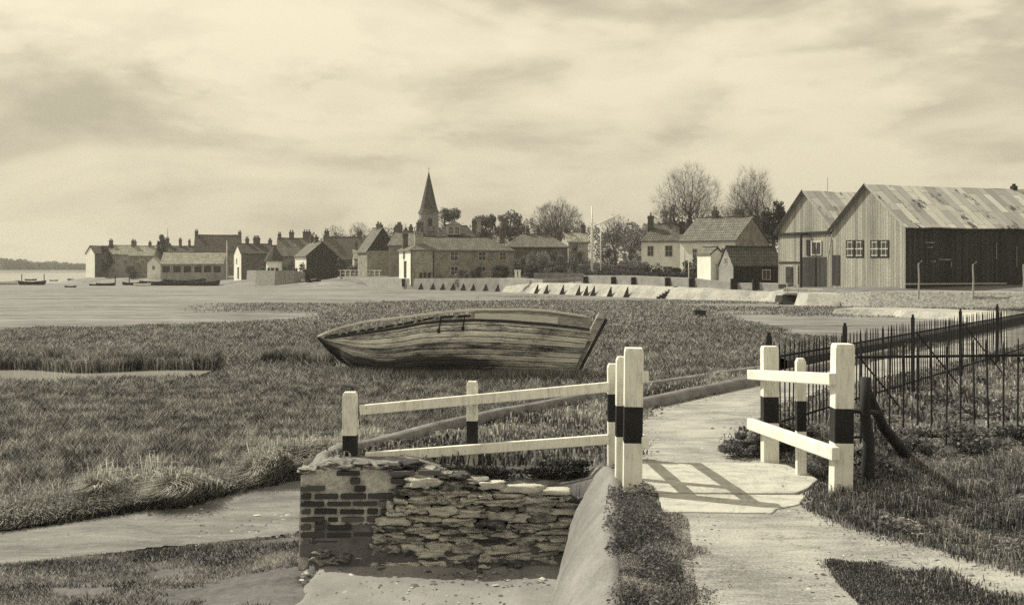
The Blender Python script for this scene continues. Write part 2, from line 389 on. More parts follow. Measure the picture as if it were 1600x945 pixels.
# ground sheet
ny = 760; nu = 560
ys = np.concatenate([np.linspace(-6, 2.9, 12), 3.0 * np.exp(np.linspace(0, math.log(4000 / 3.0), ny))])
us = np.linspace(-.85, .85, nu)
UU, YY = np.meshgrid(us, ys); XX = UU * np.maximum(YY, 3.0 + (3 - YY) * 1.5)
gx, gy = XX.ravel(), YY.ravel()
zz, bb, qq, pd_, isg, trk = ground_z(gx, gy)
NR, NC = UU.shape
idx = np.arange(NR * NC).reshape(NR, NC)
quads = np.stack([idx[:-1, :-1].ravel(), idx[:-1, 1:].ravel(), idx[1:, 1:].ravel(), idx[1:, :-1].ravel()], 1)
kindg = np.where(bb < 0.02, 1.0, np.where(qq < 0.1, .6, isg * .9))
mud = NT('ground_mud_and_turf', .8, .25)
vv = mud.map((1, 1, 1)); am = mud.attr('turf'); ab = mud.attr('shore')
nf = mud.noise(mud.map((1, 1, 1)), 9, 9, .85); nb = mud.noise(mud.map((.25, 1, 1)), .35, 7, .6); nm = mud.noise(mud.map((.35, 1, 1)), 1.7, 6, .65)
mudc = mud.ramp(mud.math('ADD', mud.math('MULTIPLY', nb, .4), mud.math('ADD', mud.math('MULTIPLY', nf, .25), mud.math('MULTIPLY', nm, .35))), [(.42, .085), (.58, .25)])
turf = mud.ramp(mud.math('ADD', mud.math('MULTIPLY', nf, .6), mud.math('MULTIPLY', nm, .4)), [(.38, .05), (.60, .17)])
base = mud.mix(am, mudc, turf)
mud.color(base).bump(nf, .5, .04)
ground = npmesh('ground', np.stack([gx, gy, zz], 1), quads, mud.m, None, {'turf': np.clip(kindg, 0, 1), 'shore': np.clip(-qq, 0, 1)}, True)
tag(ground, kind='structure')

def sheet(name, poly, z, m, kind='structure', zf=None):
    import mathutils.geometry as mgx
    tris = mgx.tessellate_polygon([[Vector((p[0], p[1], 0)) for p in poly]])
    V = [(p[0], p[1], z if zf is None else zf(p[0], p[1])) for p in poly]
    o = MB().add(V, [t if Vector((V[t[1]][0] - V[t[0]][0], V[t[1]][1] - V[t[0]][1], 0)).cross(Vector((V[t[2]][0] - V[t[0]][0], V[t[2]][1] - V[t[0]][1], 0))).z > 0 else (t[2], t[1], t[0]) for t in tris]).build(name, m)
    return tag(o, kind=kind)
pm = NT('path_grit', .9, .15)
pf = pm.noise(pm.map(), 55, 5, .9); pb = pm.noise(pm.map(), 1.3, 7, .6); pl_ = pm.noise(pm.map((.6, 2, 1)), 4, 6, .7)
pmix = pm.math('ADD', pm.math('MULTIPLY', pf, .5), pm.math('ADD', pm.math('MULTIPLY', pb, .3), pm.math('MULTIPLY', pl_, .2)))
pk_ = pm.noise(pm.map((.55, 1.5, 1)), 1.6, 12, .72, 1.0); pk_ = pm.ramp(pm.math('ABSOLUTE', pm.math('SUBTRACT', pk_, .47)), [(.003, (0, 0, 0, 1)), (.010, (1, 1, 1, 1))])
pw_ = pm.ramp(pm.noise(pm.map(), .8, 5, .6), [(.45, (0, 0, 0, 1)), (.6, (1, 1, 1, 1))])
pk_ = pm.math('MAXIMUM', pk_, pw_)
pm.color(pm.mix(pk_, g(.10), pm.ramp(pmix, [(.42, .15), (.57, .43)]))).bump(pf, .5, .006)
sheet('footpath', jag(PATH, .05, .10, 3), 0.0, pm.m)
trm = NT('track_mud', .75, .3)
a1 = trm.noise(trm.map((.5, 1.3, 1), (0, 0, R(-24))), 2.2, 9, .75, .8); a2 = trm.noise(trm.map(), 30, 6, .9)
trm.color(trm.ramp(trm.math('ADD', trm.math('MULTIPLY', a1, .65), trm.math('MULTIPLY', a2, .35)), [(.38, .10), (.60, .28)])).bump(a2, .8, .02)
V = []; 
tp = jag(TRACK, .12, .2, 8)
# the track is the ground's own smooth mud: a fine grid clipped to its outline
txs = np.arange(-12, .9, .07); tys = np.arange(7.3, 17.9, .07); TX, TY = np.meshgrid(txs, tys)
td = sdf(np.stack([TX.ravel(), TY.ravel()], 1), tp).reshape(TX.shape)
tz = ground_z(TX.ravel(), TY.ravel())[0].reshape(TX.shape) + .012 + (fbm(TX, TY, 2.2, 3, 4) - .5) * .03
ti = np.arange(TX.size).reshape(TX.shape); keep = (td[:-1, :-1] < 0) & (td[1:, 1:] < 0)
tq = np.stack([ti[:-1, :-1][keep], ti[:-1, 1:][keep], ti[1:, 1:][keep], ti[1:, :-1][keep]], 1)
tag(npmesh('mud_track', np.stack([TX.ravel(), TY.ravel(), tz.ravel() + .01], 1), tq, trm.m, smooth=True), kind='structure')

wm = NT('water', .16, .5)
wnz = wm.noise(wm.map((.3, 1, 1)), 1.5, 5, .6); wm.color(g(.22)).bump(wnz, .25, .05)
MB().add([(-3000, 150, -1.84), (300, 150, -1.84), (300, 3900, -1.84), (-3000, 3900, -1.84)], [(0, 1, 2, 3)])
wo_ = MB().add([(-3400, 120, -1.80), (-20, 120, -1.80), (-20, 3900, -1.80), (-3400, 3900, -1.80)], [(0, 1, 2, 3)]).build('water', wm.m); tag(wo_, kind='structure')
cm = NT('creek_water', .08, .6); cm.color(g(.42)).bump(cm.noise(cm.map((.3, 1, 1)), 6, 3), .06, .01)
cr = MB(); cxs = np.arange(-30, -7.7, .4)
for i, x in enumerate(cxs): cr.v += [(x, creek_y(x) - 1.7, -1.10), (x, creek_y(x) + .7, -1.10)]
cr.f = [(2 * i, 2 * i + 2, 2 * i + 3, 2 * i + 1) for i in range(len(cxs) - 1)]; cr.m = [0] * len(cr.f)
tag(cr.build('creek_water', cm.m), kind='structure')

# ---------------------------------------------------------------- grass
def blades(name, P, z, h, wd, lean, tone, m, leandir=None, parent=None, segs=1):
    n = len(P); th = rng.uniform(0, 2 * np.pi, n)
    face = rng.normal(0, .6, n); wx, wy = np.cos(face) * wd / 2, np.sin(face) * wd / 2
    lx = np.cos(th) * lean * h; ly = np.sin(th) * lean * h
    if leandir is not None: lx = lx + leandir[0] * h; ly = ly + leandir[1] * h
    hz = np.sqrt(np.maximum(h * h - (lx ** 2 + ly ** 2) * .5, (h * .25) ** 2))
    p0 = np.stack([P[:, 0] - wx, P[:, 1] - wy, z - .02], 1); p1 = np.stack([P[:, 0] + wx, P[:, 1] + wy, z - .02], 1)
    if segs == 1:
        p2 = np.stack([P[:, 0] + lx, P[:, 1] + ly, z + hz], 1)
        V = np.stack([p0, p1, p2], 1).reshape(-1, 3); Fc = np.arange(3 * n).reshape(n, 3); k = 3
    else:   # a bent blade: quad then tip
        q = np.stack([P[:, 0] + lx * .28, P[:, 1] + ly * .28, z + hz * .72], 1); o_ = np.stack([wx * .8, wy * .8, 0 * wx], 1)
        p2 = np.stack([P[:, 0] + lx, P[:, 1] + ly, z + hz * np.where(lean + 0 * hz > .5, .75, 1.0)], 1)
        V = np.stack([p0, p1, q - o_, q + o_, p2], 1).reshape(-1, 3); b = (np.arange(n) * 5)[:, None]
        Fc = np.concatenate([b + [0, 1, 3], b + [0, 3, 2], b + [2, 3, 4]]); k = 5
    return npmesh(name, V, Fc, m, parent, {'tone': np.repeat(tone, k)})
def scatter(n, y0, y1, u0, u1, power=2.0):
    """n points, density falling with distance"""
    t = rng.uniform(0, 1, n); y = (y0 ** power + t * (y1 ** power - y0 ** power)) ** (1 / power) if abs(power) > .01 else y0 * (y1 / y0) ** t
    u = rng.uniform(u0, u1, n); return np.stack([u * y, y], 1)
def marsh(name, n, y0, y1, hh, ww, power, keep=None, tone0=0.0):
    P = scatter(n, y0, y1, -.62, .55, power); z, b, q, pd, ig, tr = ground_z(P[:, 0], P[:, 1])
    u = P[:, 0] / P[:, 1]
    ok = (ig > rng.uniform(.2, .8, n)) & (b > .12) & (q > .5) & (tr > -.02)
    cdist = np.abs(P[:, 1] - creek_y(P[:, 0])); cdd = P[:, 1] - creek_y(P[:, 0]); ok &= ~((cdd < .35) & (cdd > -1.9) & (P[:, 0] < -8.0))
    ok &= ~((P[:, 1] < 10.6) & (P[:, 0] > -2.6))                      # weed strip below handled apart
    below = (P[:, 1] < np.interp(P[:, 0], [-12, -5.2, -3.7, -2.7, -1.5], [9, 11.2, 12.3, 13.9, 15.6])) & (P[:, 0] < -1.2)
    ok &= ~below
    P = P[ok]; z = z[ok]; n2 = len(P)
    patch = fbm(P[:, 0] * .5, P[:, 1], .5, 3, 21)
    fine = fbm(P[:, 0] * 1.2, P[:, 1] * .8, 4.5, 2, 22)
    h = hh * rng.uniform(.5, 1.2, n2) * (.7 + .6 * patch) 
    back = np.exp(-((P[:, 1] - creek_y(P[:, 0]) - 1.3) / .8) ** 2) * (P[:, 0] < -4) ; h = h * (1 + 2.3 * back)
    tone = np.clip(rng.beta(.55, 1.15, n2) + (patch - .45) * .25 + (fine - .4) * 1.3 + back * .10 + tone0, 0, 1)
    return tag(blades(name, P, z, h, ww * (1 + (P[:, 1] - y0) / y0 * .5), .85, tone, M['grass_marsh'], None, None, 1), kind='stuff')
marsh('marsh_grass', 330000, 11, 24, .14, .014, 1.0)
marsh('marsh_grass', 210000, 22, 48, .16, .024, .6)
marsh('marsh_grass', 130000, 44, 110, .16, .05, .4)

# pale tussocks hanging over the edge of the track
ex = np.array([-12, -5.2, -3.7, -2.7, -1.6]); ey = np.array([9.0, 11.2, 12.3, 13.9, 15.5])
nT = 75000; tx = rng.uniform(-8, -1.9, nT); off = np.abs(rng.normal(0, .40, nT)) + .10
ty = np.interp(tx, ex, ey) + off + (fbm(tx, tx * 0, .9, 3, 40) - .5) * .35
P = np.stack([tx, ty], 1); clump = fbm(tx, ty, 1.6, 2, 41)
hgt = (.20 + .36 * smooth(.30, .52, clump)) * rng.uniform(.5, 1.1, nT)
tz_, *_r = ground_z(tx, ty)
tag(blades('tussock_grass', P, np.maximum(tz_, -1.05), hgt, .012, .6, np.clip(rng.beta(.9, 1.0, nT) * .8 + (clump - .45) * .8 + .16, 0, 1), M['grass_straw'], ((fbm(tx, ty, 1.1, 2, 45) - .42) * 2.6, -.25 - .9 * fbm(tx, ty, 1.4, 2, 46)), None, 2), kind='stuff')
# reeds on the far bank of the creek
nR = 30000; rx_ = rng.uniform(-19, -4.3, nR); ry_ = creek_y(rx_) + .55 + np.abs(rng.normal(0, .55, nR)); P = np.stack([rx_, ry_], 1); rz_ = ground_z(rx_, ry_)[0]
rk_ = (rx_ < -8.0) | (rx_ > -6.9)
tag(blades('creek_reeds', P[rk_], np.maximum(rz_, -1.08)[rk_], ((.26 + .20 * fbm(rx_, ry_, 1.1, 3, 47)) * rng.uniform(.5, 1.15, nR))[rk_], .018, .30, np.clip(rng.beta(1.1, 1.7, nR) + (fbm(rx_, ry_, 2.5, 2, 48) - .42) * .9, 0, 1)[rk_], M['grass_marsh'], (.05, -.12), None, 2), kind='stuff')
# weed on the mud below the track
nW = 120000; wx_ = rng.uniform(-7.5, -.2, nW); wy_ = rng.uniform(6.8, 11, nW); P = np.stack([wx_, wy_], 1)
z, b, q, pd, ig, tr = ground_z(wx_, wy_)
pt = fbm(wx_ * .45, wy_ * 1.3, 1.4, 4, 60)
low = wy_ < np.interp(wx_, [-12, -4.7, -3.63, -2.15, -1], [7.4, 9.8, 10.35, 11.0, 12])
apr = sdf(P, [(-1.85, 6), (.6, 6), (.6, 9.3), (-1.7, 8.8)])
ok = low & (tr > .0) & (pt > .47) & (b > .1) & (apr > .05) & ~((wx_ > -1.75) & (wy_ > 8.7))
P, z, pt = P[ok], z[ok], pt[ok]
tag(blades('shore_weed', P, z, rng.uniform(.015, .055, len(P)), .016, .9, np.clip(rng.beta(.8, 2.2, len(P)) + (fbm(P[:, 0] * .6, P[:, 1], 4, 3, 77) - .45) * 1.3, 0, 1), M['grass_marsh'], None, None, 1), kind='stuff')

# ---------------------------------------------------------------- bank grass
ISLAND = [(1.74, 2), (1.70, 5.2), (1.74, 5.6), (1.80, 6.08), (2.0, 6.05), (2.25, 5.86), (2.5, 5.25), (3.2, 4.7), (3.2, 2)]
def bank_patch(name, n, x0, x1, y0, y1, hmin, hmax, wd, cond, toneb=0.0, m='grass_bank', mound=0, lean=.6):
    x = rng.uniform(x0, x1, n); y = rng.uniform(y0, y1, n); P = np.stack([x, y], 1)
    z, b, q, pd, ig, tr = ground_z(x, y)
    edge = (fbm(x, y, 2.5, 2, 70) - .4) * .12
    ok = (b < -.01) & (pd > -.07 + edge - np.abs(rng.normal(0, .055, n))) & cond(x, y, pd, b)
    x, y, z, pd = x[ok], y[ok], z[ok], pd[ok]; P = P[ok]; k = len(P)
    cl = fbm(x, y, 2.0, 3, 71); hh = rng.uniform(hmin, hmax, k) * (.35 + 1.3 * smooth(.3, .7, cl)) * (.5 + .5 * smooth(0, .25, pd))
    tone = np.clip(rng.beta(.6, 1.1, k) + np.clip((fbm(x, y, .9, 4, 72) - .45) * 1.6, -.15, .5) + toneb, 0, 1)
    return tag(blades(name, P, np.maximum(z, -.03) + (mound * smooth(.0, .35, pd) * cl), hh, wd, lean, tone, M[m], None, None, 2), kind='stuff')
bank_patch('bank_grass', 150000, 1.9, 6.2, 5.0, 10.4, .045, .14, .0052, lambda x, y, p, b: (x > 2.0))
bank_patch('bank_grass', 42000, 2.2, 14, 9.8, 24, .05, .13, .02, lambda x, y, p, b: (x < y * .55 + .5), .05)
bank_patch('bank_grass', 30000, -1.6, 3.2, 9.3, 16.5, .04, .12, .016, lambda x, y, p, b: (x < 3.4) & ((y > 9.6) | (x < .8)))
bank_patch('verge_grass', 90000, .40, 1.2, 4.2, 8.6, .03, .075, .0048, lambda x, y, p, b: (x < 1.15) & (x > np.interp(y, [4.2, 5.3, 7, 8.6], [.50, .53, .70, .90])) & (x < np.interp(y, [4, 7.9, 8.5], [2, 1.1, .95])), -.08, mound=.05)
bank_patch('verge_grass', 90000, 1.7, 3.2, 4.3, 6.2, .025, .065, .0042, lambda x, y, p, b: sdf(np.stack([x, y], 1), ISLAND) < np.abs(rng.normal(0, .07, len(x))), -.10)

def leaves(name, C, Rr, n, size, m, parent=None, seed=1, flat=1.0, shell=.55, tone0=0.0, clumps=14, loc=None):
    """leaf-sized faces through the volume of an uneven crown; C centre, Rr radii"""
    rg = np.random.default_rng(seed); C = np.array(C, float); Rr = np.array(Rr, float)
    d = rg.normal(size=(clumps, 3)); d /= np.linalg.norm(d, axis=1)[:, None]; d[:, 2] = d[:, 2] * flat
    cc = d * rg.uniform(.25, .85, (clumps, 1)) ** .6; cr_ = rg.uniform(.22, .48, clumps)
    k = rg.integers(0, clumps, n); q = rg.normal(size=(n, 3)); q /= np.linalg.norm(q, axis=1)[:, None]
    q *= (rg.uniform(0, 1, (n, 1)) ** (1 - shell))
    P = (cc[k] + q * cr_[k][:, None]) * Rr + C
    a = rg.normal(size=(n, 3)); a /= np.linalg.norm(a, axis=1)[:, None]; b = np.cross(a, rg.normal(size=(n, 3))); b /= np.linalg.norm(b, axis=1)[:, None]
    s = size * rg.uniform(.5, 1.3, (n, 1))
    V = np.stack([P - a * s, P + b * s * .6, P + a * s, P - b * s * .6], 1).reshape(-1, 3)
    tone = np.clip(rg.beta(1.4, 2.4, n) + (rg.uniform(-.2, .25, clumps))[k] + tone0, 0, 1)
    return npmesh(name, V, np.arange(4 * n).reshape(n, 4), m, parent, {'tone': np.repeat(tone, 4)})
def pebbles(name, P, z, size, m, seed):
    rg = np.random.default_rng(seed); n = len(P); s = size * rg.lognormal(0, .5, n); th = rg.uniform(0, 6.28, n)
    c, s_ = np.cos(th), np.sin(th); sx = s * rg.uniform(.8, 1.6, n); h = s * rg.uniform(.3, .7, n)
    def pt(a, b, k): return np.stack([P[:, 0] + c * a * sx - s_ * b * s, P[:, 1] + s_ * a * sx + c * b * s, z + k * h], 1)
    V_ = np.stack([pt(1, .2, 0), pt(.2, 1, 0), pt(-1, .3, 0), pt(-.3, -1, 0), pt(.4, .3, 1), pt(-.4, -.2, .9)], 1).reshape(-1, 3); b = (np.arange(n) * 6)[:, None]
    Fc = np.concatenate([b + q for q in ([0, 1, 4], [1, 5, 4], [1, 2, 5], [2, 3, 5], [3, 4, 5], [3, 0, 4])])
    return tag(npmesh(name, V_, Fc, m, None, {'tone': np.repeat(rg.beta(1, 1.5, n), 6)}), kind='stuff')
pebm = NT('pebble_stone', .85, .2); pebm.color(pebm.ramp(pebm.attr('tone'), [(0, .04), (.5, .2), (1, .55)]))
_n = 9000; _P = np.stack([rng.uniform(-8, 1, _n), rng.uniform(7, 18, _n)], 1); _t = sdf(_P, TRACK); _z = ground_z(_P[:, 0], _P[:, 1]); _k = (_t < .25) & (_z[1] > .1) & (fbm(_P[:, 0], _P[:, 1], .8, 3, 90) > rng.uniform(.3, .6, _n))
pebbles('track_pebbles', _P[_k], _z[0][_k] + .02, .012, pebm.m, 91)
_n = 12000; _P = np.stack([rng.uniform(.7, 4.2, _n), rng.uniform(4.5, 14, _n)], 1); _t = sdf(_P, PATH); _k = (_t < .02) & ((_t > -.25) | (rng.uniform(0, 1, _n) < .08))
pebbles('path_grit', _P[_k], np.zeros(_k.sum()), .0055, pebm.m, 92)
_n = 1800; _P = np.stack([rng.uniform(-1.7, .3, _n), rng.uniform(7, 8.9, _n)], 1); _k = rng.uniform(0, 1, _n) < smooth(8.2, 8.9, _P[:, 1]) + .12
pebbles('apron_rubble', _P[_k], np.full(_k.sum(), -.80), .010, pebm.m, 93)

# ---------------------------------------------------------------- near masonry, bridge, railings
# brick and rubble wall end
wall = thing('wall', 'broken brick and rubble stone wall end under the white railing', 'wall', (0, 0, 0))
FY = 8.93
def walltop(x): return float(np.interp(x, [-1.76, -1.55, -.85, -.6, -.1, .55], [-.05, .02, .03, -.04, -.14, -.17]))
mort = noisy('rough_mortar', .22, .70, 7, (1, 1, 1), .95, .8, .02, (.3, .7), 9, .15, 40)
bk = NT('wall_bricks', .9, .15); oi = bk.attr('tone'); bn = bk.noise(bk.map(), 45, 5, .7)
bk.color(bk.mix(bk.math('MULTIPLY', bn, .5), bk.ramp(oi, [(0, .018), (.55, .06), (1, .20)]), g(.10))).bump(bn, .6, .006)
st_ = NT('rubble_stone', .9, .15); sn = st_.noise(st_.map((1, 1, 1.5)), 14, 12, .85, .2); so_ = st_.attr('tone')
st_.color(st_.ramp(st_.math('ADD', st_.math('MULTIPLY', sn, .75), st_.math('MULTIPLY', so_, .3)), [(.41, .10), (.50, .36), (.62, .80)])).bump(sn, 1.0, .05)
# mortar core, rough front
nx, nz = 120, 46; V = []
for j in range(nz + 1):
    for i in range(nx + 1):
        x = -1.74 + 2.34 * i / nx; zt = walltop(x) - .015; z = -.92 + (zt + .92) * j / nz
        d = mnoise.noise(Vector((x * 6, 3, z * 9))) * .03 + mnoise.noise(Vector((x * 19, 3, z * 24))) * .016 + mnoise.noise(Vector((x * 45, 3, z * 50))) * .006
        V.append((x - .02 * (1 - j / nz), FY + .025 + d * (.5 + .9 * smooth(-1.15, -.75, np.array([x]))[0]) + .085 * smooth(-1.15, -.75, np.array([x]))[0] - .02 * (1 - j / nz), z))
Fq = [(j * (nx + 1) + i, j * (nx + 1) + i + 1, (j + 1) * (nx + 1) + i + 1, (j + 1) * (nx + 1) + i) for j in range(nz) for i in range(nx)]
core = MB().add(V, Fq)
core.build('mortar_face', mort, wall, True)
# left return and top of the wall, curved back to meet the coping
cv = [(-1.735, 9.00), (-1.76, 9.15), (-1.78, 9.40), (-1.66, 9.66), (-1.45, 9.90)]
rm = MB(); 
for i, (x, y) in enumerate(cv): rm.v += [(x, y - .01, -1.1), (x, y, .0 if i else -.05)]
rm.f = [(2 * i, 2 * i + 1, 2 * i + 3, 2 * i + 2) for i in range(len(cv) - 1)]; rm.m = [0] * len(rm.f)
rm.build('wall_return', mort, wall)
cap = MB()
for i in range(60):
    x = -1.74 + 2.3 * i / 59; y2 = 9.42 - (.1 if x > .2 else 0)
    cap.v += [(x, FY + .09, walltop(x) - .02 + .01 * mnoise.noise(Vector((x * 9, 0, 0)))), (x, FY + .22, walltop(x) + .0 + .02 * mnoise.noise(Vector((x * 9, 1, 0)))), (x, y2, walltop(x) + .01)]
for i in range(59):
    b = 3 * i; cap.f += [(b, b + 3, b + 4, b + 1), (b + 1, b + 4, b + 5, b + 2)]
cap.m = [0] * len(cap.f); cap.build('wall_top', noisy('earthy_mortar', .07, .30, 9, (1, 1, 1), .95, .9, .02, (.3, .7), 9, .15, 35), wall, True)
# bricks
B = MB(); tones = []
rb = random.Random(5); zc = -.005; row = 0
while zc > -.80:
    hgt = .063; x = -1.742 + (row % 2) * -.0
    right = -.70 - .030 * row * 1.4 + rb.uniform(-.12, .12)
    if row in (0, 1): x = -1.45; right = -.78
    if row % 2: x -= .0; first = .10
    else: first = .21
    while x < right:
        ln = first if first else rb.choice([.21, .21, .10, .20]); first = None
        if not (row == 2 and rb.random() < .75) and rb.random() > .13 and zc > -.60:
            dpt = rb.uniform(-.004, .012); n0 = len(B.v)
            B.box((x + ln / 2, FY + .05 - dpt, zc - hgt / 2 + rb.uniform(-.003, .003)), (ln - rb.uniform(.004, .03), .12, hgt - .018 - rb.uniform(0, .012)), 0, Matrix.Translation((0, 0, rb.uniform(-.002, .002))))
            tones += [rb.betavariate(.8, 1.3)] * (len(B.v) - n0)
        x += ln + .012
    zc -= hgt; row += 1
# long lintel-like block low on the left, as in the masonry
n0 = len(B.v); B.box((-1.53, FY + .045, -.665), (.42, .12, .105)); tones += [.85] * (len(B.v) - n0)
bo = B.build('brickwork', bk.m, wall)
a_ = bo.data.attributes.new('tone', 'FLOAT', 'POINT'); a_.data.foreach_set('value', tones)
bv = bo.modifiers.new('bevel', 'BEVEL'); bv.width = .004; bv.segments = 1
# rubble
S = MB(); tones = []; z = -.05; sd_ = 0
rows = []
while z > -.90:
    hgt = rb.uniform(.045, .095); lim = -.80 - .45 * min(1, (-z) / .6) + (.0 if z > -.60 else -.35)
    x = lim + rb.uniform(-.05, .08)
    while x < .50:
        ln = rb.uniform(.09, .30); xm = x + ln / 2
        if z < walltop(xm) - .02:
            n0 = len(S.v); sd_ += 1
            S.stone((xm, FY + rb.uniform(.01, .06) - .045 * (-z) / .8, z - hgt / 2 + rb.uniform(-.015, .015) + .02 * math.sin(xm * 7)), (ln * 1.0, rb.uniform(.10, .19), hgt * rb.uniform(.75, 1.05)), sd_, 0, 26, 13, .7)
            tones += [rb.betavariate(1.8, 1.0)] * (len(S.v) - n0)
        x += ln * .98
    z -= hgt * .93
for _i in range(13):
    x = -1.66 + _i * .135 + rb.uniform(-.03, .03); n0 = len(S.v); sd_ += 1
    S.stone((x, FY + .12, walltop(x) + rb.uniform(-.03, .0)), (rb.uniform(.12, .24), rb.uniform(.16, .26), rb.uniform(.03, .065)), sd_ + 90, 0, 24, 10, .7); tones += [rb.uniform(0, .6)] * (len(S.v) - n0)
for (x, z_, a, b_) in [(.10, -.16, .34, .07), (.36, -.185, .26, .05), (-.16, -.13, .22, .06), (-1.0, -.30, .06, .07), (.30, -.74, .12, .09), (-1.4, -.74, .3, .08), (-1.5, -.82, .25, .10)]:
    n0 = len(S.v); sd_ += 1; S.stone((x, FY + .0, z_), (a, .12, b_), sd_ + 50, 0, 20, 10, .5); tones += [1.0] * (len(S.v) - n0)
ro = S.build('rubble_stonework', st_.m, wall, True)
a_ = ro.data.attributes.new('tone', 'FLOAT', 'POINT'); a_.data.foreach_set('value', tones)

# rendered abutment flank running towards the viewer
TL = [(.30, 2.0, 0), (.47, 5.3, 0), (.60, 7.0, 0), (.72, 8.0, .0), (.76, 8.6, .02), (.76, 9.05, -.02), (.70, 9.25, -.06)]
BL = [(-.5, 2.0, -.9), (-.06, 5.3, -.9), (.18, 7.0, -.9), (.33, 8.0, -.9), (.40, 8.7, -.9), (.43, 8.98, -.9), (.42, 9.1, -.9)]
ab = MB(); nA = 60; nB = 22
def lerpl(Ls, t):
    k = min(int(t * (len(Ls) - 1)), len(Ls) - 2); f = t * (len(Ls) - 1) - k
    return Vector(Ls[k]).lerp(Vector(Ls[k + 1]), f)
for i in range(nA + 1):
    t = i / nA; a = lerpl(TL, t); b = lerpl(BL, t)
    ab.v.append(tuple(a + Vector((.14, 0, -.10)))); ab.v.append(tuple(a + Vector((.06, 0, .012))))
    for j in range(nB + 1):
        s = j / nB; p = a.lerp(b, s); bulge = .10 * math.sin(math.pi * s) ** .8
        p += Vector((-bulge, 0, bulge * .35)); n_ = mnoise.noise(p * 5) * .022 + mnoise.noise(p * 14) * .008
        ab.v.append((p.x + n_, p.y, p.z + n_ * .4 + .015 * (1 - s)))
w_ = nB + 3
ab.f = [(i * w_ + j, (i + 1) * w_ + j, (i + 1) * w_ + j + 1, i * w_ + j + 1) for i in range(nA) for j in range(w_ - 1)]; ab.m = [0] * len(ab.f)
tag(ab.build('abutment', noisy('cement_render', .13, .31, 3, (1, .6, .5), .9, .7, .03, (.3, .7), 9, .15, 50), None, True), 'smooth cement abutment sloping down beside the brick wall end', 'abutment')
# apron
apx = MB(); nx, ny_ = 70, 50
for j in range(ny_ + 1):
    for i in range(nx + 1):
        x = -1.72 + 2.2 * i / nx; y = 6.0 + 3.0 * j / ny_
        lump = mnoise.noise(Vector((x * 1.7, y * 1.7, 0))) * .03 + mnoise.noise(Vector((x * 6, y * 6, 0))) * .008
        e_ = min(1, (x + 1.72 + .16 * mnoise.noise(Vector((y * 2, 0, 5)))) / .14)
        apx.v.append((x, y, -.80 + lump - (1 - max(0, e_)) * .14 + .05 * max(0, (y - 8.75) / .25)))
apx.f = [(j * (nx + 1) + i, j * (nx + 1) + i + 1, (j + 1) * (nx + 1) + i + 1, (j + 1) * (nx + 1) + i) for j in range(ny_) for i in range(nx)]; apx.m = [0] * len(apx.f)
tag(apx.build('apron_ground', noisy('smooth_cement', .16, .30, 2.0, (1, 1, 1), .9, .6, .01, (.3, .7), 8, .15, 55), None, True), kind='structure')

# sea wall with rounded coping, running off to the right
cop = [(-1.62, 9.03), (-1.68, 9.22), (-1.66, 9.45), (-1.55, 9.70), (-1.29, 9.98), (-.95, 10.7), (-.55, 11.5), (.25, 12.7), (1.06, 13.9), (2.4, 15.6), (3.87, 17.3), (5.6, 19.7), (7.7, 22.4), (11.5, 28), (16.5, 35), (23, 41), (30, 47), (60, 56)]
sw = thing('sea_wall', 'low sea wall with pale rounded coping curving away from the brick corner', 'sea wall', (0, 0, 0))
def ribbon(pts, prof, name, m, parent, smooth=True, jitter=.0):
    """sweep a profile (offset to the left of travel, z) along a polyline in plan"""
    o = MB(); P_ = [Vector((p[0], p[1], 0)) for p in pts]; fine = []
    for i in range(len(P_) - 1):
        k = max(1, int((P_[i + 1] - P_[i]).length / .35)); k = min(k, 30)
        for j in range(k): fine.append(P_[i].lerp(P_[i + 1], j / k))
    fine.append(P_[-1]); n_ = len(prof)
    for i, p in enumerate(fine):
        d = (fine[min(i + 2, len(fine) - 1)] - fine[max(i - 2, 0)]).normalized(); nn = Vector((-d.y, d.x, 0))
        jz = mnoise.noise(p * 1.3) * jitter + mnoise.noise(p * 7) * jitter * .35
        if p.y < 9.8 and p.x < -1: jz -= .11 * (1 - (p.y - 9.0) / .8)
        for (a, z) in prof: q = p + nn * (a + jz * .5); o.v.append((q.x, q.y, z + jz))
    o.f = [(i * n_ + j, (i + 1) * n_ + j, (i + 1) * n_ + j + 1, i * n_ + j + 1) for i in range(len(fine) - 1) for j in range(n_ - 1)]
    o.m = [0] * len(o.f); return o.build(name, m, parent, smooth)
copm = noisy('coping_cement', .09, .30, 4, (1, 1, 1), .9, .8, .02, (.3, .7), 8, .2, 40)
facem = noisy('sea_wall_face', .05, .16, 4, (1, 1, 1), .9, .5, .03, (.35, .65), 8, .2, 40)
ribbon(cop, [(-.075, -.2), (-.078, .02), (-.06, .07), (0, .085), (.06, .07), (.078, .02), (.078, -.12)], 'coping', copm, sw, True, .014)
ribbon(cop, [(.09, -.01), (.10, -1.3)], 'wall_face', facem, sw, True, .01)
ribbon([(4.3, 17.1), (7.9, 22.0), (16.8, 34.6), (23.2, 40.6), (30, 46.5)], [(-.02, -.15), (-.02, .20), (.06, .23), (.22, .23), (.26, .1), (.26, -1.2)], 'parapet', M['post_old'], sw, False, .01)  # near-black tone paints in the shade on the wall's near face
kb = ribbon([(1.10, 11.9), (1.42, 12.6), (2.4, 14.0), (3.3, 15.2), (4.6, 17.0), (7.2, 20.6)], [(-.09, -.06), (-.10, .05), (-.06, .115), (.0, .13), (.06, .11), (.09, .04), (.09, -.05)], 'kerb', copm, None, True, .008)
tag(kb, 'low rounded kerb along the left edge of the footpath', 'kerb')

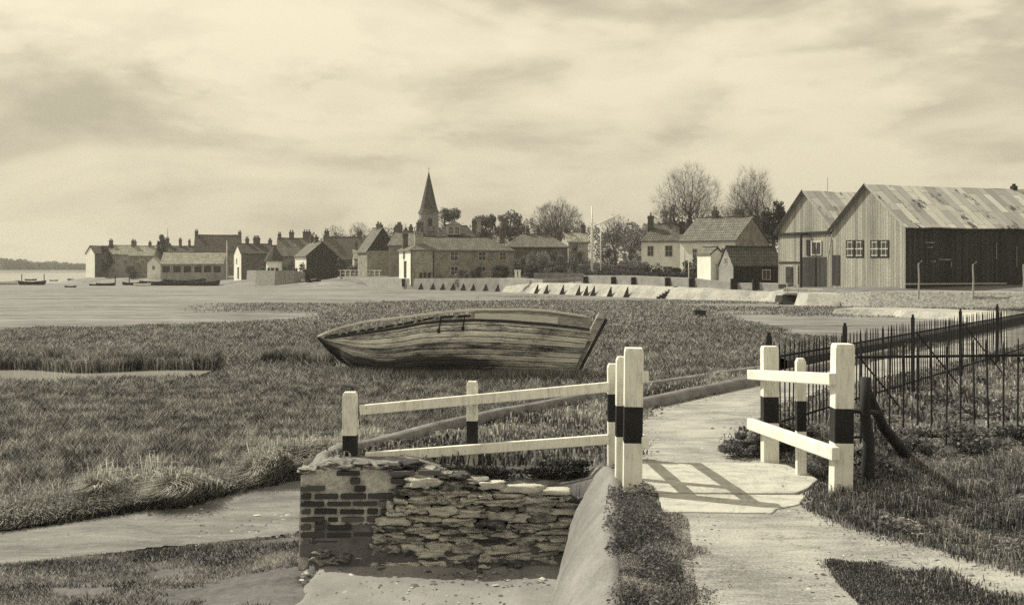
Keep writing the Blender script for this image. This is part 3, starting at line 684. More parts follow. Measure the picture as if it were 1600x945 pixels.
# footbridge slabs
fb = thing('footbridge', 'flat footbridge of worn pale slabs between the white railings', 'footbridge', (1.65, 8.2, 0))
_s = NT('worn_slab', .85, .2); _n = _s.math('ADD', _s.math('MULTIPLY', _s.noise(_s.map((1, 2.5, 1)), 2.6, 10, .75), .6), _s.math('MULTIPLY', _s.noise(_s.map(), 50, 5, .9), .4))
_c = _s.ramp(_n, [(.36, .20), (.48, .42), (.62, .56)]); _k = _s.noise(_s.map((1.4, .5, 1)), 2.3, 12, .7, 1.2); _k = _s.ramp(_s.math('ABSOLUTE', _s.math('SUBTRACT', _k, .5)), [(.004, (0, 0, 0, 1)), (.012, (1, 1, 1, 1))])
_s.color(_s.mix(_s.math('MAXIMUM', _k, .72), g(.10), _c)).bump(_n, .7, .01); SLABM = _s.m
def slab(poly, z0, z1, name='slab'):
    m = MB(); poly = jag(poly, .018, .05, len(poly) + z1 * 50); n_ = len(poly)
    m.v = [(x - 1.65, y - 8.2, z0) for x, y in poly] + [(x - 1.65, y - 8.2, z1) for x, y in poly]
    m.f = [tuple(range(n_, 2 * n_)), tuple(range(n_ - 1, -1, -1))] + [(i, (i + 1) % n_, n_ + (i + 1) % n_, n_ + i) for i in range(n_)]; m.m = [0] * len(m.f)
    o = m.build(name, SLABM, fb); b = o.modifiers.new('b', 'BEVEL'); b.width = .008; b.segments = 2; b.limit_method = 'ANGLE'; return o
slab([(1.02, 8.72), (2.33, 8.72), (2.30, 9.02), (2.12, 9.14), (1.12, 9.14), (1.0, 9.0)], -.1, .014)
slab([(.98, 7.93), (2.05, 7.90), (2.22, 8.12), (2.36, 8.40), (2.36, 8.695), (1.0, 8.70)], -.1, .018)
slab([(1.02, 7.33), (1.75, 7.28), (1.80, 7.42), (2.0, 7.58), (2.12, 7.86), (1.05, 7.90)], -.1, .010)
# railings
def post(parent, x, y, zb, zt, wd, b0, b1, zbase=0, rz=0):
    """square painted post: white, black band between b0 and b1, white again"""
    m = MB(); levels = [(zb, 0), (b0, 1), (b1, 0), (zt - .03, 0), (zt, 0)]
    h = wd / 2; ins = [0, 0, 0, 0, .006 if wd > .12 else .012]
    for (z_, _), q in zip(levels, ins): m.v += [(-h + q, -h + q, z_), (h - q, -h + q, z_), (h - q, h - q, z_), (-h + q, h - q, z_)]
    for k in range(len(levels) - 1):
        a = 4 * k
        for i in range(4): m.f.append((a + i, a + (i + 1) % 4, a + 4 + (i + 1) % 4, a + 4 + i)); m.m.append(levels[k][1])
    e_ = 4 * (len(levels) - 1); m.f.append((e_, e_ + 1, e_ + 2, e_ + 3)); m.m.append(0); m.f.append((3, 2, 1, 0)); m.m.append(0)
    o = m.build('post', [M['white'], M['black']], parent); o.location = (x, y, 0); o.rotation_euler = (rnd.uniform(-.012, .012), rnd.uniform(-.012, .012), rz + rnd.uniform(-.05, .05))
    bv_ = o.modifiers.new('b', 'BEVEL'); bv_.width = .004; bv_.segments = 2; bv_.limit_method = 'ANGLE'; return o
rnd = random.Random(2)
lr = thing('railing', 'white railing with black-banded posts left of the footbridge, its wing reaching over the brick wall', 'railing', (0, 0, 0))
post(lr, .88, 7.97, -.12, 1.064, .135, .375, .64); post(lr, .845, 8.45, -.1, .96, .085, .34, .58)
post(lr, .872, 9.42, -.1, .82, .085, .32, .56)
post(lr, -.345, 9.45, -.25, .665, .095, .10, .325); post(lr, -1.40, 9.42, -.1, .575, .12, -.03, .205)
def rail(parent, a, b, w__, h__):
    m = MB(); a = Vector(a); b = Vector(b)
    k = 8; 
    for i in range(k): 
        p, q = a.lerp(b, i / k), a.lerp(b, (i + 1) / k)
    m.beam(a, b, w__, h__); o = m.build('rail', M['white'], parent)
    bv_ = o.modifiers.new('b', 'BEVEL'); bv_.width = .008; bv_.segments = 2; return o
rail(lr, (.965, 7.86, .86), (.935, 9.50, .70), .05, .085); rail(lr, (.965, 7.86, .385), (.935, 9.50, .28), .05, .085)
rail(lr, (.84, 9.36, .625), (-1.31, 9.36, .425), .05, .085); rail(lr, (.83, 9.36, .175), (-1.26, 9.36, .02), .05, .085)
rr = thing('railing', 'white railing with three black-banded posts on the right of the footbridge', 'railing', (0, 0, 0))
post(rr, 2.34, 7.75, -.15, 1.11, .135, .41, .655); post(rr, 2.285, 8.60, -.15, .935, .075, .36, .60); post(rr, 2.185, 9.22, -.15, .985, .13, .34, .56)
rail(rr, (2.26, 7.66, .865), (2.06, 9.42, .725), .055, .085); rail(rr, (2.27, 7.62, .345), (2.06, 9.42, .30), .06, .095)

# iron estate fences
def iron_fence(label, a, b, n, group, ht=.95, posts=(), braces=()):
    a = Vector((a[0], a[1], 0)); b = Vector((b[0], b[1], 0)); L_ = (b - a).length; d = (b - a).normalized()
    ang = math.atan2(d.y, d.x); f = thing('iron_fence', label, 'fence', (a.x, a.y, 0), ang)
    pr = .0076 if n > 50 else .0092; pk = MB(); pk.tube([(0, 0, -.08), (0, 0, ht - .03), (0, 0, ht + .03)], [pr, pr, .0015], 5)
    me = None; st = L_ / n
    zs = [gz(*(a + d * (st * i))[:2]) for i in range(0, n + 1)]
    if n > 100:
        q = MB()
        for i in range(100, n): x_ = st * (i + .5); q.tube([(x_, 0, -.08), (x_, 0, ht - .03), (x_, 0, ht + .03)], [.0062, .0062, .0015], 5)
        tag(q.build('picket', M['iron'], f), kind='stuff')
    for i in range(min(n, 100)):
        if i == 0: o = pk.build('picket', M['iron'], f); me = o.data
        else: o = link('picket', me, f)
        o.location = (st * (i + .5), 0, max(zs[i], -.05) * .5 + rnd.uniform(-.012, .012)); o.rotation_euler = (rnd.uniform(-.02, .02), rnd.uniform(-.02, .02), 0)
    for z_ in (ht - .13, .12): 
        q = MB(); q.beam((0, .012, z_), (L_, .012, z_ + max(zs[-1], 0) * .5), .010, .022); q.build('rail', M['iron'], f)
    for s in posts:
        q = MB(); q.box((s, .02, ht / 2), (.045, .04, ht + .16)); q.box((s, .02, ht + .095), (.03, .025, .05)); q.build('post', M['iron'], f)
    for s, dirn in braces:
        q = MB(); q.beam((s, -.03, ht * .86), (s + dirn * .45, -.55, -.05), .016, .016); q.build('brace', M['iron'], f)
    return f
dA = Vector((1.0, 1.40, 0)).normalized(); A0 = Vector((2.50, 10.55, 0)); A1 = A0 + dA * 13.2
iron_fence('long close-barred iron fence receding along the footpath to the right edge', A0, A1, 120, None, .90, (.03, 2.25, 5.0, 7.6, 10.2, 12.8), ((2.25, 1), (5.0, 1), (7.6, 1)))
iron_fence('wide-barred iron fence facing the viewer, right of the leaning timber brace', (2.95, 9.80), (6.25, 9.72), 26, None, .97, (), ())
bp = thing('brace_post', 'dark leaning-strut timber post standing right of the white railing', 'post', (2.56, 7.85, 0))
q = MB(); q.tube([(0, 0, -.12), (.015, .0, .4), (-.015, .0, .62), (-.01, .0, .86)], [.046, .042, .038, .034], 9); q.build('post', M['post_old'], bp, True)
q = MB(); q.tube([(-.02, .02, .82), (.32, .6, .42), (.85, 1.25, -.06)], [.034, .042, .05], 8); q.build('strut', M['post_old'], bp, True)
q = MB(); q.tube([(-.09, .0, .62), (.09, .02, .60)], [.02, .02], 6); q.build('peg', M['post_old'], bp, True)
# small pale stone lying in the weeds by the brace
q = MB(); q.stone((0, 0, .03), (.12, .11, .12), 77, 0, 16, 9); o = q.build('stone', M['concrete'], None, True); o.location = (3.28, 9.3, .12); tag(o, 'small round pale stone lying in weeds under the iron fence', 'stone')

def bush(label, x, y, rx, ry, h, n, size, m='leaf_mid', group=None, seed=1, name='bush', z0=None, tone0=0, clumps=12):
    z0 = gz(x, y) if z0 is None else z0
    t = thing(name, label, 'bush', (x, y, z0), 0, group)
    leaves('foliage', (0, 0, h * .48), (rx, ry, h * .55), n, size, M[m], t, seed, 1.0, .5, tone0, clumps)
    q = MB(); r_ = random.Random(seed)
    for k in range(5):
        a = r_.uniform(0, 6.28); q.tube([(0, 0, -.05), (math.cos(a) * rx * .25, math.sin(a) * ry * .25, h * .3), (math.cos(a) * rx * .5, math.sin(a) * ry * .5, h * .65)], [h * .02, h * .014, h * .006], 4)
    q.build('stem', M['bark'], t); return t
bush('low leafy clump at the foot of the far right railing post', 2.02, 9.50, .22, .2, .22, 1500, .018, 'leaf_mid', None, 11)
bush('dark bramble clump under the right railing behind the footbridge', 2.42, 9.62, .30, .25, .30, 2400, .02, 'leaf_dark', None, 12)
bush('dark weeds round the foot of the near right white post', 2.50, 8.2, .26, .35, .26, 2600, .017, 'leaf_mid', None, 13)
bush('dark weed clump around the foot of the brace post', 2.66, 8.35, .30, .30, .22, 2200, .018, 'leaf_dark', None, 14)
bush('broad weed clump against the wide-barred iron fence', 3.7, 9.35, .55, .3, .30, 4200, .02, 'leaf_mid', None, 15)
bush('dark weed clump halfway along the foot of the wide-barred fence', 4.6, 9.3, .6, .3, .24, 3600, .02, 'leaf_dark', None, 16)
bush('small ivy tuft at the foot of the leftmost white post', -1.28, 9.28, .30, .12, .13, 1300, .016, 'leaf_mid', None, 17)
bush('trailing ivy on the wall top below the railing wing', -.55, 9.22, .62, .13, .15, 3000, .016, 'leaf_dark', None, 18)
bush('dark ivy on the wall top near the footbridge', .38, 9.30, .42, .16, .20, 2600, .017, 'leaf_dark', None, 19)
# weeds on the right bank
def weeds(name, n, region, size, tone0, m, seed):
    rg = np.random.default_rng(seed); x0, x1, y0, y1 = region
    nc = 70; cx = rg.uniform(x0, x1, nc); cy = rg.uniform(y0, y1, nc); cr_ = rg.uniform(.06, .20, nc); ch = rg.uniform(.05, .17, nc)
    k = rg.integers(0, nc, n); th = rg.uniform(0, 6.28, n); r_ = np.sqrt(rg.uniform(0, 1, n)) * cr_[k]
    x = cx[k] + np.cos(th) * r_; y = cy[k] + np.sin(th) * r_
    z, b, q_, pd, ig, tr = ground_z(x, y); top = ch[k] * np.sqrt(np.maximum(0, 1 - (r_ / cr_[k]) ** 2)); zz_ = z + top * rg.uniform(.1, 1.0, n) ** .5
    ok = pd > .05; x, y, zz_, k = x[ok], y[ok], zz_[ok], k[ok]; n = len(x)
    a = rg.normal(size=(n, 3)); a[:, 2] *= .6; a /= np.linalg.norm(a, axis=1)[:, None]; b_ = np.cross(a, rg.normal(size=(n, 3))); b_ /= np.linalg.norm(b_, axis=1)[:, None]
    s = size * rg.uniform(.5, 1.4, (n, 1)); P_ = np.stack([x, y, zz_], 1)
    V_ = np.stack([P_ - a * s, P_ + b_ * s * .5, P_ + a * s, P_ - b_ * s * .5], 1).reshape(-1, 3)
    tone = np.clip(rg.beta(1.2, 2, n) + rg.uniform(-.25, .3, nc)[k] + tone0, 0, 1)
    return tag(npmesh(name, V_, np.arange(4 * n).reshape(n, 4), M[m], None, {'tone': np.repeat(tone, 4)}), kind='stuff')
weeds('bank_weeds', 34000, (2.2, 5.2, 5.8, 9.6), .016, .15, 'leaf_pale', 31)
weeds('bank_weeds', 22000, (3.2, 9.5, 10.0, 16.0), .026, .1, 'leaf_pale', 32)
weeds('verge_weeds', 15000, (.60, .96, 4.4, 8.2), .010, -.05, 'leaf_mid', 33)

# ---------------------------------------------------------------- the wrecked boat
BD = 26.5; bs = BD / F
def bx(px, py): return ((px - 715) * bs, Z(py, BD) - Z(588, BD))
boat = thing('boat_wreck', 'derelict wooden boat hulk lying in the marsh grass with its raked sternpost', 'boat', (X(715, BD), BD, Z(588, BD)))
railp = [(499, 524), (520, 515.5), (542, 508), (583, 499), (633, 493), (696, 485), (749, 481), (817, 481), (855, 484), (914, 493), (934, 497)]
deckp = [(499, 526), (525, 523), (574, 516), (630, 507), (667, 499.5), (692, 497), (745, 495), (792, 497), (855, 503), (900, 509), (924, 513)]
stemp = [(499, 526), (505, 532), (515, 544), (534, 560), (556, 574), (575, 600)]
def interp_poly(pts, t):
    p = np.array(pts, float); L_ = np.concatenate([[0], np.cumsum(np.abs(np.diff(p[:, 0])) + 1e-6)]); L_ /= L_[-1]
    return float(np.interp(t, L_, p[:, 0])), float(np.interp(t, L_, p[:, 1]))
def halfb(s): return 1.18 * (math.sin(math.pi * min(1, max(0, .015 + .955 * s))) ** .62) * (1 - .25 * s ** 4) + .03
def _keel(s):
    if s < .2: return interp_poly(stemp, s / .2)
    if s > .9: return 820 + (884 - 820) * (s - .9) / .1, 604
    return 575 + (820 - 575) * (s - .2) / .7, 604
_ks = [_keel(i / 200) for i in range(201)]
def keel(s):
    w_ = 18 * min(1, s / .12, (1 - s) / .12); i = s * 200; a_ = [(_ks[int(min(200, max(0, round(i + k * w_ / 6))))]) for k in range(-6, 7)]
    return sum(p[0] for p in a_) / 13, sum(p[1] for p in a_) / 13
def hullpt(s, t, side=-1):
    dx, dy = interp_poly(deckp, s); kx, ky = keel(s)
    x = dx + (kx - dx) * (t ** 1.05); y = dy + (ky - dy) * t
    wx_, wz_ = bx(x, y)
    prof = (1 + .07 * math.sin(min(1, t * 2.2) * math.pi)) * (max(0, 1 - t ** 2.3)) ** .62
    return (wx_, side * (halfb(s) * prof + .02), wz_)
nS, nTt = 90, 48; strakes = 12
hm = NT('weathered_planking', .9, .15)
uvs = hm.t.nodes.new('ShaderNodeCombineXYZ'); hm.L(hm.attr('us'), uvs.inputs[0]); hm.L(hm.attr('vt'), uvs.inputs[1])
def hn(sx, sy, det=8, r_=.7):
    mp = hm.t.nodes.new('ShaderNodeMapping'); mp.inputs['Scale'].default_value = (sx, sy, 1); hm.L(uvs.outputs[0], mp.inputs[0]); return hm.noise(mp.outputs[0], 1, det, r_)
streak = hn(12, 48, 12, .78); blot = hn(9, 7, 8, .7); fineh = hn(90, 130, 6, .9)
pl = hm.math('MULTIPLY', hm.attr('vt'), float(strakes)); fl = hm.math('FLOOR', pl); fr = hm.math('FRACT', hm.math('ADD', pl, hm.math('MULTIPLY', blot, .12)))
wn2 = hm.t.nodes.new('ShaderNodeTexWhiteNoise'); wn2.noise_dimensions = '1D'; hm.L(fl, wn2.inputs['W'])
tt = hm.math('ADD', hm.math('MULTIPLY', hm.math('ADD', streak, blot), .33), hm.math('ADD', hm.math('MULTIPLY', fineh, .3), hm.math('MULTIPLY', wn2.outputs['Value'], .07)))
colw = hm.ramp(tt, [(.43, .025), (.485, .32), (.55, .88)])
# darker tone low on the hull, strongest amidships, also at the bow
dark_low = hm.attr('tar'); tf = hm.math('ADD', dark_low, hm.math('MULTIPLY', hm.math('SUBTRACT', blot, .5), 2.2))
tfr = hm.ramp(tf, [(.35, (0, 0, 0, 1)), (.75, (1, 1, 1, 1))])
seam = hm.math('LESS_THAN', fr, .15)
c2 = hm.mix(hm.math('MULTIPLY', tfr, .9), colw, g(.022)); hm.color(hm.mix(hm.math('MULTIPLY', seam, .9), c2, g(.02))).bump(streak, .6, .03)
def hull_side(side, name):
    V = []; us_ = []; vt = []; ta = []
    for i in range(nS + 1):
        s = i / nS
        for j in range(nTt + 1):
            t = j / nTt; x, y, z = hullpt(s, t, side)
            k = (t * strakes) % 1; y += side * (.010 * (1 - k)); 
            y += side * .012 * mnoise.noise(Vector((s * 12, t * 14, 3)))
            V.append((x, y, z)); us_.append(s * 7 / 7); vt.append(t + .02 * math.sin(s * 3))
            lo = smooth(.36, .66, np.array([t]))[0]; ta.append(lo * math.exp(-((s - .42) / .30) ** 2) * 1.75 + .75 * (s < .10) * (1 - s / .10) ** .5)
    ix = np.arange((nS + 1) * (nTt + 1)).reshape(nS + 1, nTt + 1)
    Fq = np.stack([ix[:-1, :-1].ravel(), ix[:-1, 1:].ravel(), ix[1:, 1:].ravel(), ix[1:, :-1].ravel()], 1)
    if side > 0: Fq = Fq[:, ::-1]
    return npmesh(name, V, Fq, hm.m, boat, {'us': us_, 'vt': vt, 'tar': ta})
# one hull mesh with both sides
h1 = hull_side(-1, 'hull')
V2 = np.array([v.co[:] for v in h1.data.vertices]); V2m = V2.copy(); V2m[:, 1] *= -1
ix = np.arange(len(V2)).reshape(nS + 1, nTt + 1)
Fq = np.stack([ix[:-1, :-1].ravel(), ix[:-1, 1:].ravel(), ix[1:, 1:].ravel(), ix[1:, :-1].ravel()], 1)
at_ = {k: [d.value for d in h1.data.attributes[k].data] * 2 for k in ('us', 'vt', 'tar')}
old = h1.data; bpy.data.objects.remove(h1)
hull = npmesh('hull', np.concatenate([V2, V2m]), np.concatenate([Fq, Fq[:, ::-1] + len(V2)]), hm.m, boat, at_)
woodg = noisy('silvered_wood', .16, .55, 14, (.25, 1, 2), .9, .5, .01, (.3, .7), 8, .15)
woodp = noisy('bleached_wood', .5, .8, 10, (.15, 1, 3), .9, .4, .01, (.3, .7), 8, .15)
woodk = noisy('dark_wood', .02, .07, 12, (.3, 1, 2), .9, .5, .01)
dk = MB()
for i in range(nS + 1):
    s = i / nS; a = hullpt(s, 0.02, -1); b = hullpt(s, 0.02, 1); dk.v += [(a[0], a[1] * .93, a[2] - .28), (b[0], b[1] * .93, b[2] - .28)]
dk.f = [(2 * i, 2 * i + 2, 2 * i + 3, 2 * i + 1) for i in range(nS)]; dk.m = [0] * nS; dk.build('deck', woodk, boat)
def sideline(pts, side, s0, s1, n_, dy=0, dz=0, shrink=1.0):
    out = []
    for i in range(n_ + 1):
        s = s0 + (s1 - s0) * i / max(n_, 1); x, y = interp_poly(pts, s); wx_, wz_ = bx(x, y); out.append(Vector((wx_, side * (halfb(s) * shrink + dy), wz_ + dz)))
    return out
def sweep(line, w__, h__, name, m):
    q = MB()
    for p in line: q.v += [(p.x, p.y - w__ / 2, p.z - h__ / 2), (p.x, p.y + w__ / 2, p.z - h__ / 2), (p.x, p.y + w__ / 2, p.z + h__ / 2), (p.x, p.y - w__ / 2, p.z + h__ / 2)]
    for i in range(len(line) - 1):
        for k in range(4): q.f.append((4 * i + k, 4 * (i + 1) + k, 4 * (i + 1) + (k + 1) % 4, 4 * i + (k + 1) % 4))
    q.f += [(0, 1, 2, 3), tuple(4 * (len(line) - 1) + k for k in (3, 2, 1, 0))]; q.m = [0] * len(q.f); return q.build(name, m, boat)
sweep(sideline(railp, -1, 0, .955, 50, -.02), .08, .045, 'gunwale', woodp); sweep(sideline(railp, 1, 0, .93, 50, -.02, -.06), .06, .035, 'gunwale', woodg)
sweep(sideline(deckp, -1, .03, .99, 50, .045, -.02), .05, .055, 'rubbing_strake', woodk); sweep(sideline(deckp, 1, .03, .99, 50, .045, -.02), .05, .055, 'rubbing_strake', woodk)
# bulwark boards on the after half, near side; whole far side
def bulwark(side, s0, s1, f0, f1, m):
    q = MB(); n_ = 40
    for i in range(n_ + 1):
        s = s0 + (s1 - s0) * i / n_; a = interp_poly(deckp, s); b = interp_poly(railp, min(s * .985, 1)); h_ = halfb(s)
        for f in (f0, f1):
            x = a[0] + (b[0] - a[0]) * f; y = a[1] + (b[1] - a[1]) * f; wx_, wz_ = bx(x, y); q.v += [(wx_, side * (h_ - .005), wz_), (wx_, side * (h_ - .035), wz_)]
    for i in range(n_):
        b_ = 4 * i; q.f += [(b_, b_ + 4, b_ + 6, b_ + 2), (b_ + 1, b_ + 3, b_ + 7, b_ + 5), (b_ + 2, b_ + 6, b_ + 7, b_ + 3)]
    q.m = [0] * len(q.f); return q.build('bulwark', m, boat)
bulwark(-1, .57, .99, .0, .92, woodg); bulwark(1, .55, .96, 0, .9, woodg)
q = bulwark(-1, .575, .87, .05, .62, woodp); q.location.y = -.03; q.name = 'repair_board'
for s in (.09, .16, .225, .295, .365, .43, .50, .56):
    for side in (-1, 1):
        a = sideline(deckp, side, s, s, 0)[0]; b = sideline(railp, side, s, s, 0)[0]
        MB().beam(a + Vector((-.03, -side * .04, -.03)), b + Vector((.06, -side * .04, 0)), .06, .05).build('stanchion', woodg, boat)
for s, (x0, y0), (x1, y1) in ((.45, (695, 491), (691, 512)), (.53, (730, 488), (727, 509))):
    a = bx(x0, y0); b = bx(x1, y1); h_ = halfb(s) + .09
    q = MB(); q.beam((a[0], -h_, a[1]), (b[0], -h_ - .01, b[1]), .028, .025); q.stone((b[0], -h_ - .02, b[1]), (.07, .05, .10), 3); q.build('chainplate', M['iron'], boat)
a = bx(941, 490); b = bx(884, 600); q = MB()
q.beam((a[0], 0, a[1]), (b[0], 0, b[1]), .17, .15, 0, (0, 1, 0)); q.box((a[0] - .06, 0, a[1] - .08), (.16, .34, .07)); q.build('sternpost', woodg, boat)
a2 = bx(949, 497); b2 = bx(893, 602); MB().beam((a2[0] - .02, .0, a2[1] - .02), (b2[0], 0, b2[1]), .07, .07, 0, (0, 1, 0)).build('rudder_edge', woodk, boat)
q = MB(); q.tube([(bx(px_ - 2, py_)[0], 0, bx(px_, py_)[1]) for px_, py_ in stemp], [.05, .055, .06, .06, .06, .06], 6); q.build('stem', woodk, boat)
# grass against the hull
nG = 9000; s_ = rng.uniform(-3.3, 3.0, nG); P = np.stack([X(715, BD) + s_, BD - np.abs(rng.normal(0, .35, nG)) - .75 * np.sqrt(np.maximum(0, 1 - (s_ / 3.2) ** 2))], 1)
zg_, *_r = ground_z(P[:, 0], P[:, 1])
tag(blades('marsh_grass', P, zg_, rng.uniform(.1, .28, nG), .02, .4, rng.beta(1.3, 2, nG), M['grass_marsh']), kind='stuff')
q = MB(); q.box((0, 0, .12), (.6, .4, .26)); q.box((0, 0, .27), (.66, .46, .05)); o = q.build('crate', M['post_old']); dd = 60; o.location = (X(1093, dd), dd, gz(X(1093, dd), dd) + .05); o.rotation_euler = (0, .04, .1)
tag(o, 'dark low box lying on the mud right of the boat hulk', 'crate')

# ---------------------------------------------------------------- buildings
def add_window(par, x, z, w_, h_, y, cols=2, rows=2, frame='trim', ry=0, name='window', thick=.05):
    """window on a wall: local face at y, facing -y; ry turns it onto an end wall"""
    q = MB(); t = .07
    q.box((0, 0, h_ / 2 - t / 2), (w_, thick, t)); q.box((0, 0, -h_ / 2 + t / 2), (w_, thick, t))
    for sx in (-1, 1): q.box((sx * (w_ / 2 - t / 2), 0, 0), (t, thick, h_ - 2 * t))
    for i in range(1, cols): q.box((-w_ / 2 + w_ * i / cols, .004, 0), (.045, thick * .7, h_ - 2 * t))
    for j in range(1, rows): q.box((0, .008, -h_ / 2 + h_ * j / rows), (w_ - 2 * t, thick * .6, .045))
    o = q.build(name, M[frame], par); 
    p = MB().box((0, .015, 0), (w_ - .06, .012, h_ - .06)).build('pane', M['glass'], o)
    return o
def on_face(o, L, W, face, u, z, proud=.02):
    """put o on a face of an L x W footprint: 'f' front -y, 'l' end -x, 'r' end +x"""
    if face == 'f': o.location = (u, -W / 2 - proud, z)
    elif face == 'l': o.location = (-L / 2 - proud, -u, z); o.rotation_euler = (0, 0, -math.pi / 2)
    elif face == 'r': o.location = (L / 2 + proud, u, z); o.rotation_euler = (0, 0, math.pi / 2)
    return o
def chimney(par, x, y, z0, z1, w_=.7, d=.5, pots=2, m='chimney'):
    q = MB(); q.box((0, 0, (z0 + z1) / 2), (w_, d, z1 - z0)); q.box((0, 0, z1 - .16), (w_ + .14, d + .14, .14)); q.box((0, 0, z1 + .03), (w_ + .05, d + .05, .08))
    o = q.build('chimney', M[m], par); o.location = (x, y, 0)
    q = MB()
    for i in range(pots):
        px_ = (i - (pots - 1) / 2) * w_ / max(pots, 1) * .9; q.tube([(px_, 0, z1 + .07), (px_, 0, z1 + .5)], [.13, .10], 6)
    q2 = q.build('chimney_pot', M['pot'], par); q2.location = (x, y, 0); return o
def house(name, label, cx, D, L, W, rot, eave_y, ridge_y, zg, wall_m, roof_m, hip=0, chim=(), wins=(), doors=(), group=None, cat='house', over=.25, gable_m=None, ridge_off=0, pale_side=None, hipr=None):
    """ridge along local x; front wall faces local -y; rot in degrees"""
    x0 = X(cx, D); t = thing(name, label, cat, (x0, D, zg), R(rot), group)
    he = Z(eave_y, D - W * .3) - zg; hr = Z(ridge_y, D) - zg
    a, b = L / 2, W / 2; hl = hip; hR = hip if hipr is None else hipr
    q = MB()
    V = [(-a, -b, -1), (a, -b, -1), (a, b, -1), (-a, b, -1), (-a, -b, he), (a, -b, he), (a, b, he), (-a, b, he)]
    fs = [(0, 1, 5, 4), (1, 2, 6, 5), (2, 3, 7, 6), (3, 0, 4, 7)]; ms = [0, 0, 0, 0]
    q.add(V, fs)
    gm = 0
    if pale_side: # another finish on one end wall
        k = {'l': 3, 'r': 1, 'f': 0}[pale_side[0]]; q.m[k] = 1
    mats = [M[wall_m]]; 
    if pale_side: mats.append(M[pale_side[1]])
    if gable_m: mats = [M[wall_m], M[pale_side[1]] if pale_side else M[wall_m], M[gable_m]]; gm = 2
    rr_ = hr - .10
    if not hl: q.add([(-a, -b, he), (-a, b, he), (-a, 0, rr_)], [(0, 2, 1)], gm if gable_m else (1 if pale_side and pale_side[0] == 'l' else 0))
    if not hR: q.add([(a, -b, he), (a, b, he), (a, 0, rr_)], [(0, 1, 2)], gm if gable_m else (1 if pale_side and pale_side[0] == 'r' else 0))
    q.build('wall', mats, t)
    # roof: thick slopes with eaves
    th = .14; sl = (hr - he) / b; ob = b + over; oz = he - sl * over
    xa, xb = -a - (over * .7 if not hl else over), a + (over * .7 if not hR else over)
    ra, rbb = (xa if not hl else -a + hl), (xb if not hR else a - hR)
    T = [(xa, -ob, oz), (xb, -ob, oz), (xb, ob, oz), (xa, ob, oz), (ra, 0, hr), (rbb, 0, hr)]
    q = MB(); up = [(x, y, z + th) for x, y, z in T]; V = T + up
    # slight sag and unevenness of an old roof: split slopes
    def slope(p0, p1, p2, p3, n=10, m_=6):
        P0, P1, P2, P3 = map(Vector, (p0, p1, p2, p3)); base_ = len(q.v)
        for j in range(m_ + 1):
            for i in range(n + 1):
                p = P0.lerp(P1, i / n).lerp(P3.lerp(P2, i / n), j / m_)
                inner = math.sin(math.pi * j / m_) if True else 1
                p.z += (mnoise.noise(Vector((p.x * .6 + cx, p.y * .6, 0))) * .05 - .05 * math.sin(math.pi * i / n)) * (1 if j == m_ else .6 + .4 * inner)
                q.v.append(tuple(p))
        for j in range(m_):
            for i in range(n): q.f.append((base_ + j * (n + 1) + i, base_ + j * (n + 1) + i + 1, base_ + (j + 1) * (n + 1) + i + 1, base_ + (j + 1) * (n + 1) + i)); q.m.append(0)
    slope(up[0], up[1], up[5], up[4]); slope(up[2], up[3], up[4], up[5])
    if hl: q.add([up[3], up[0], up[4]], [(0, 1, 2)])
    if hR: q.add([up[1], up[2], up[5]], [(0, 1, 2)])
    dn = 0.02
    q.add([T[0], T[1], up[1], up[0]], [(0, 1, 2, 3)]); q.add([T[2], T[3], up[3], up[2]], [(0, 1, 2, 3)])
    if hl: q.add([T[3], T[0], up[0], up[3]], [(0, 1, 2, 3)])
    else: q.add([T[0], up[0], up[4], T[4], T[3], up[3]], [(0, 1, 2, 3), (3, 2, 5, 4)])
    if hR: q.add([T[1], T[2], up[2], up[1]], [(0, 1, 2, 3)])
    else: q.add([T[1], up[1], up[5], T[5], T[2], up[2]], [(3, 2, 1, 0), (4, 5, 2, 3)])
    q.add([T[0], T[1], T[5], T[4]], [(3, 2, 1, 0)]); q.add([T[2], T[3], T[4], T[5]], [(3, 2, 1, 0)])
    rf = q.build('roof', M[roof_m], t)
    rc = MB(); rc.tube([(ra, 0, hr + th), ((ra + rbb) / 2, 0, hr + th - .06), (rbb, 0, hr + th)], .09, 6); rc.build('ridge_tiles', M['tile_dark'] if roof_m != 'tile_pale' else M['tile'], rf)
    for c in chim:
        u, v, extra, w__ = c[:4]; m_ = c[4] if len(c) > 4 else 'chimney'; pots = c[5] if len(c) > 5 else 2
        chimney(rf, u * a, v * b, hr - abs(v) * b * sl - 1.0, hr + extra, w__, .55, pots, m_)
    for wv in wins:
        face, u, zc, w__, h__ = wv[:5]; cols, rows = (wv[5], wv[6]) if len(wv) > 5 else (2, 2)
        span = (a if face == 'f' else b); o = add_window(t, 0, 0, w__, h__, 0, cols, rows, 'trim'); on_face(o, L, W, face, u * span, zc)
    for dv in doors:
        face, u, w__, h__, m_ = dv; o = MB().box((0, 0, 0), (w__, .06, h__)).box((0, -.01, h__ / 2 + .05), (w__ + .2, .07, .1)).build('door', M[m_], t)
        on_face(o, L, W, face, u * (a if face == 'f' else b), h__ / 2, .03)
    return t

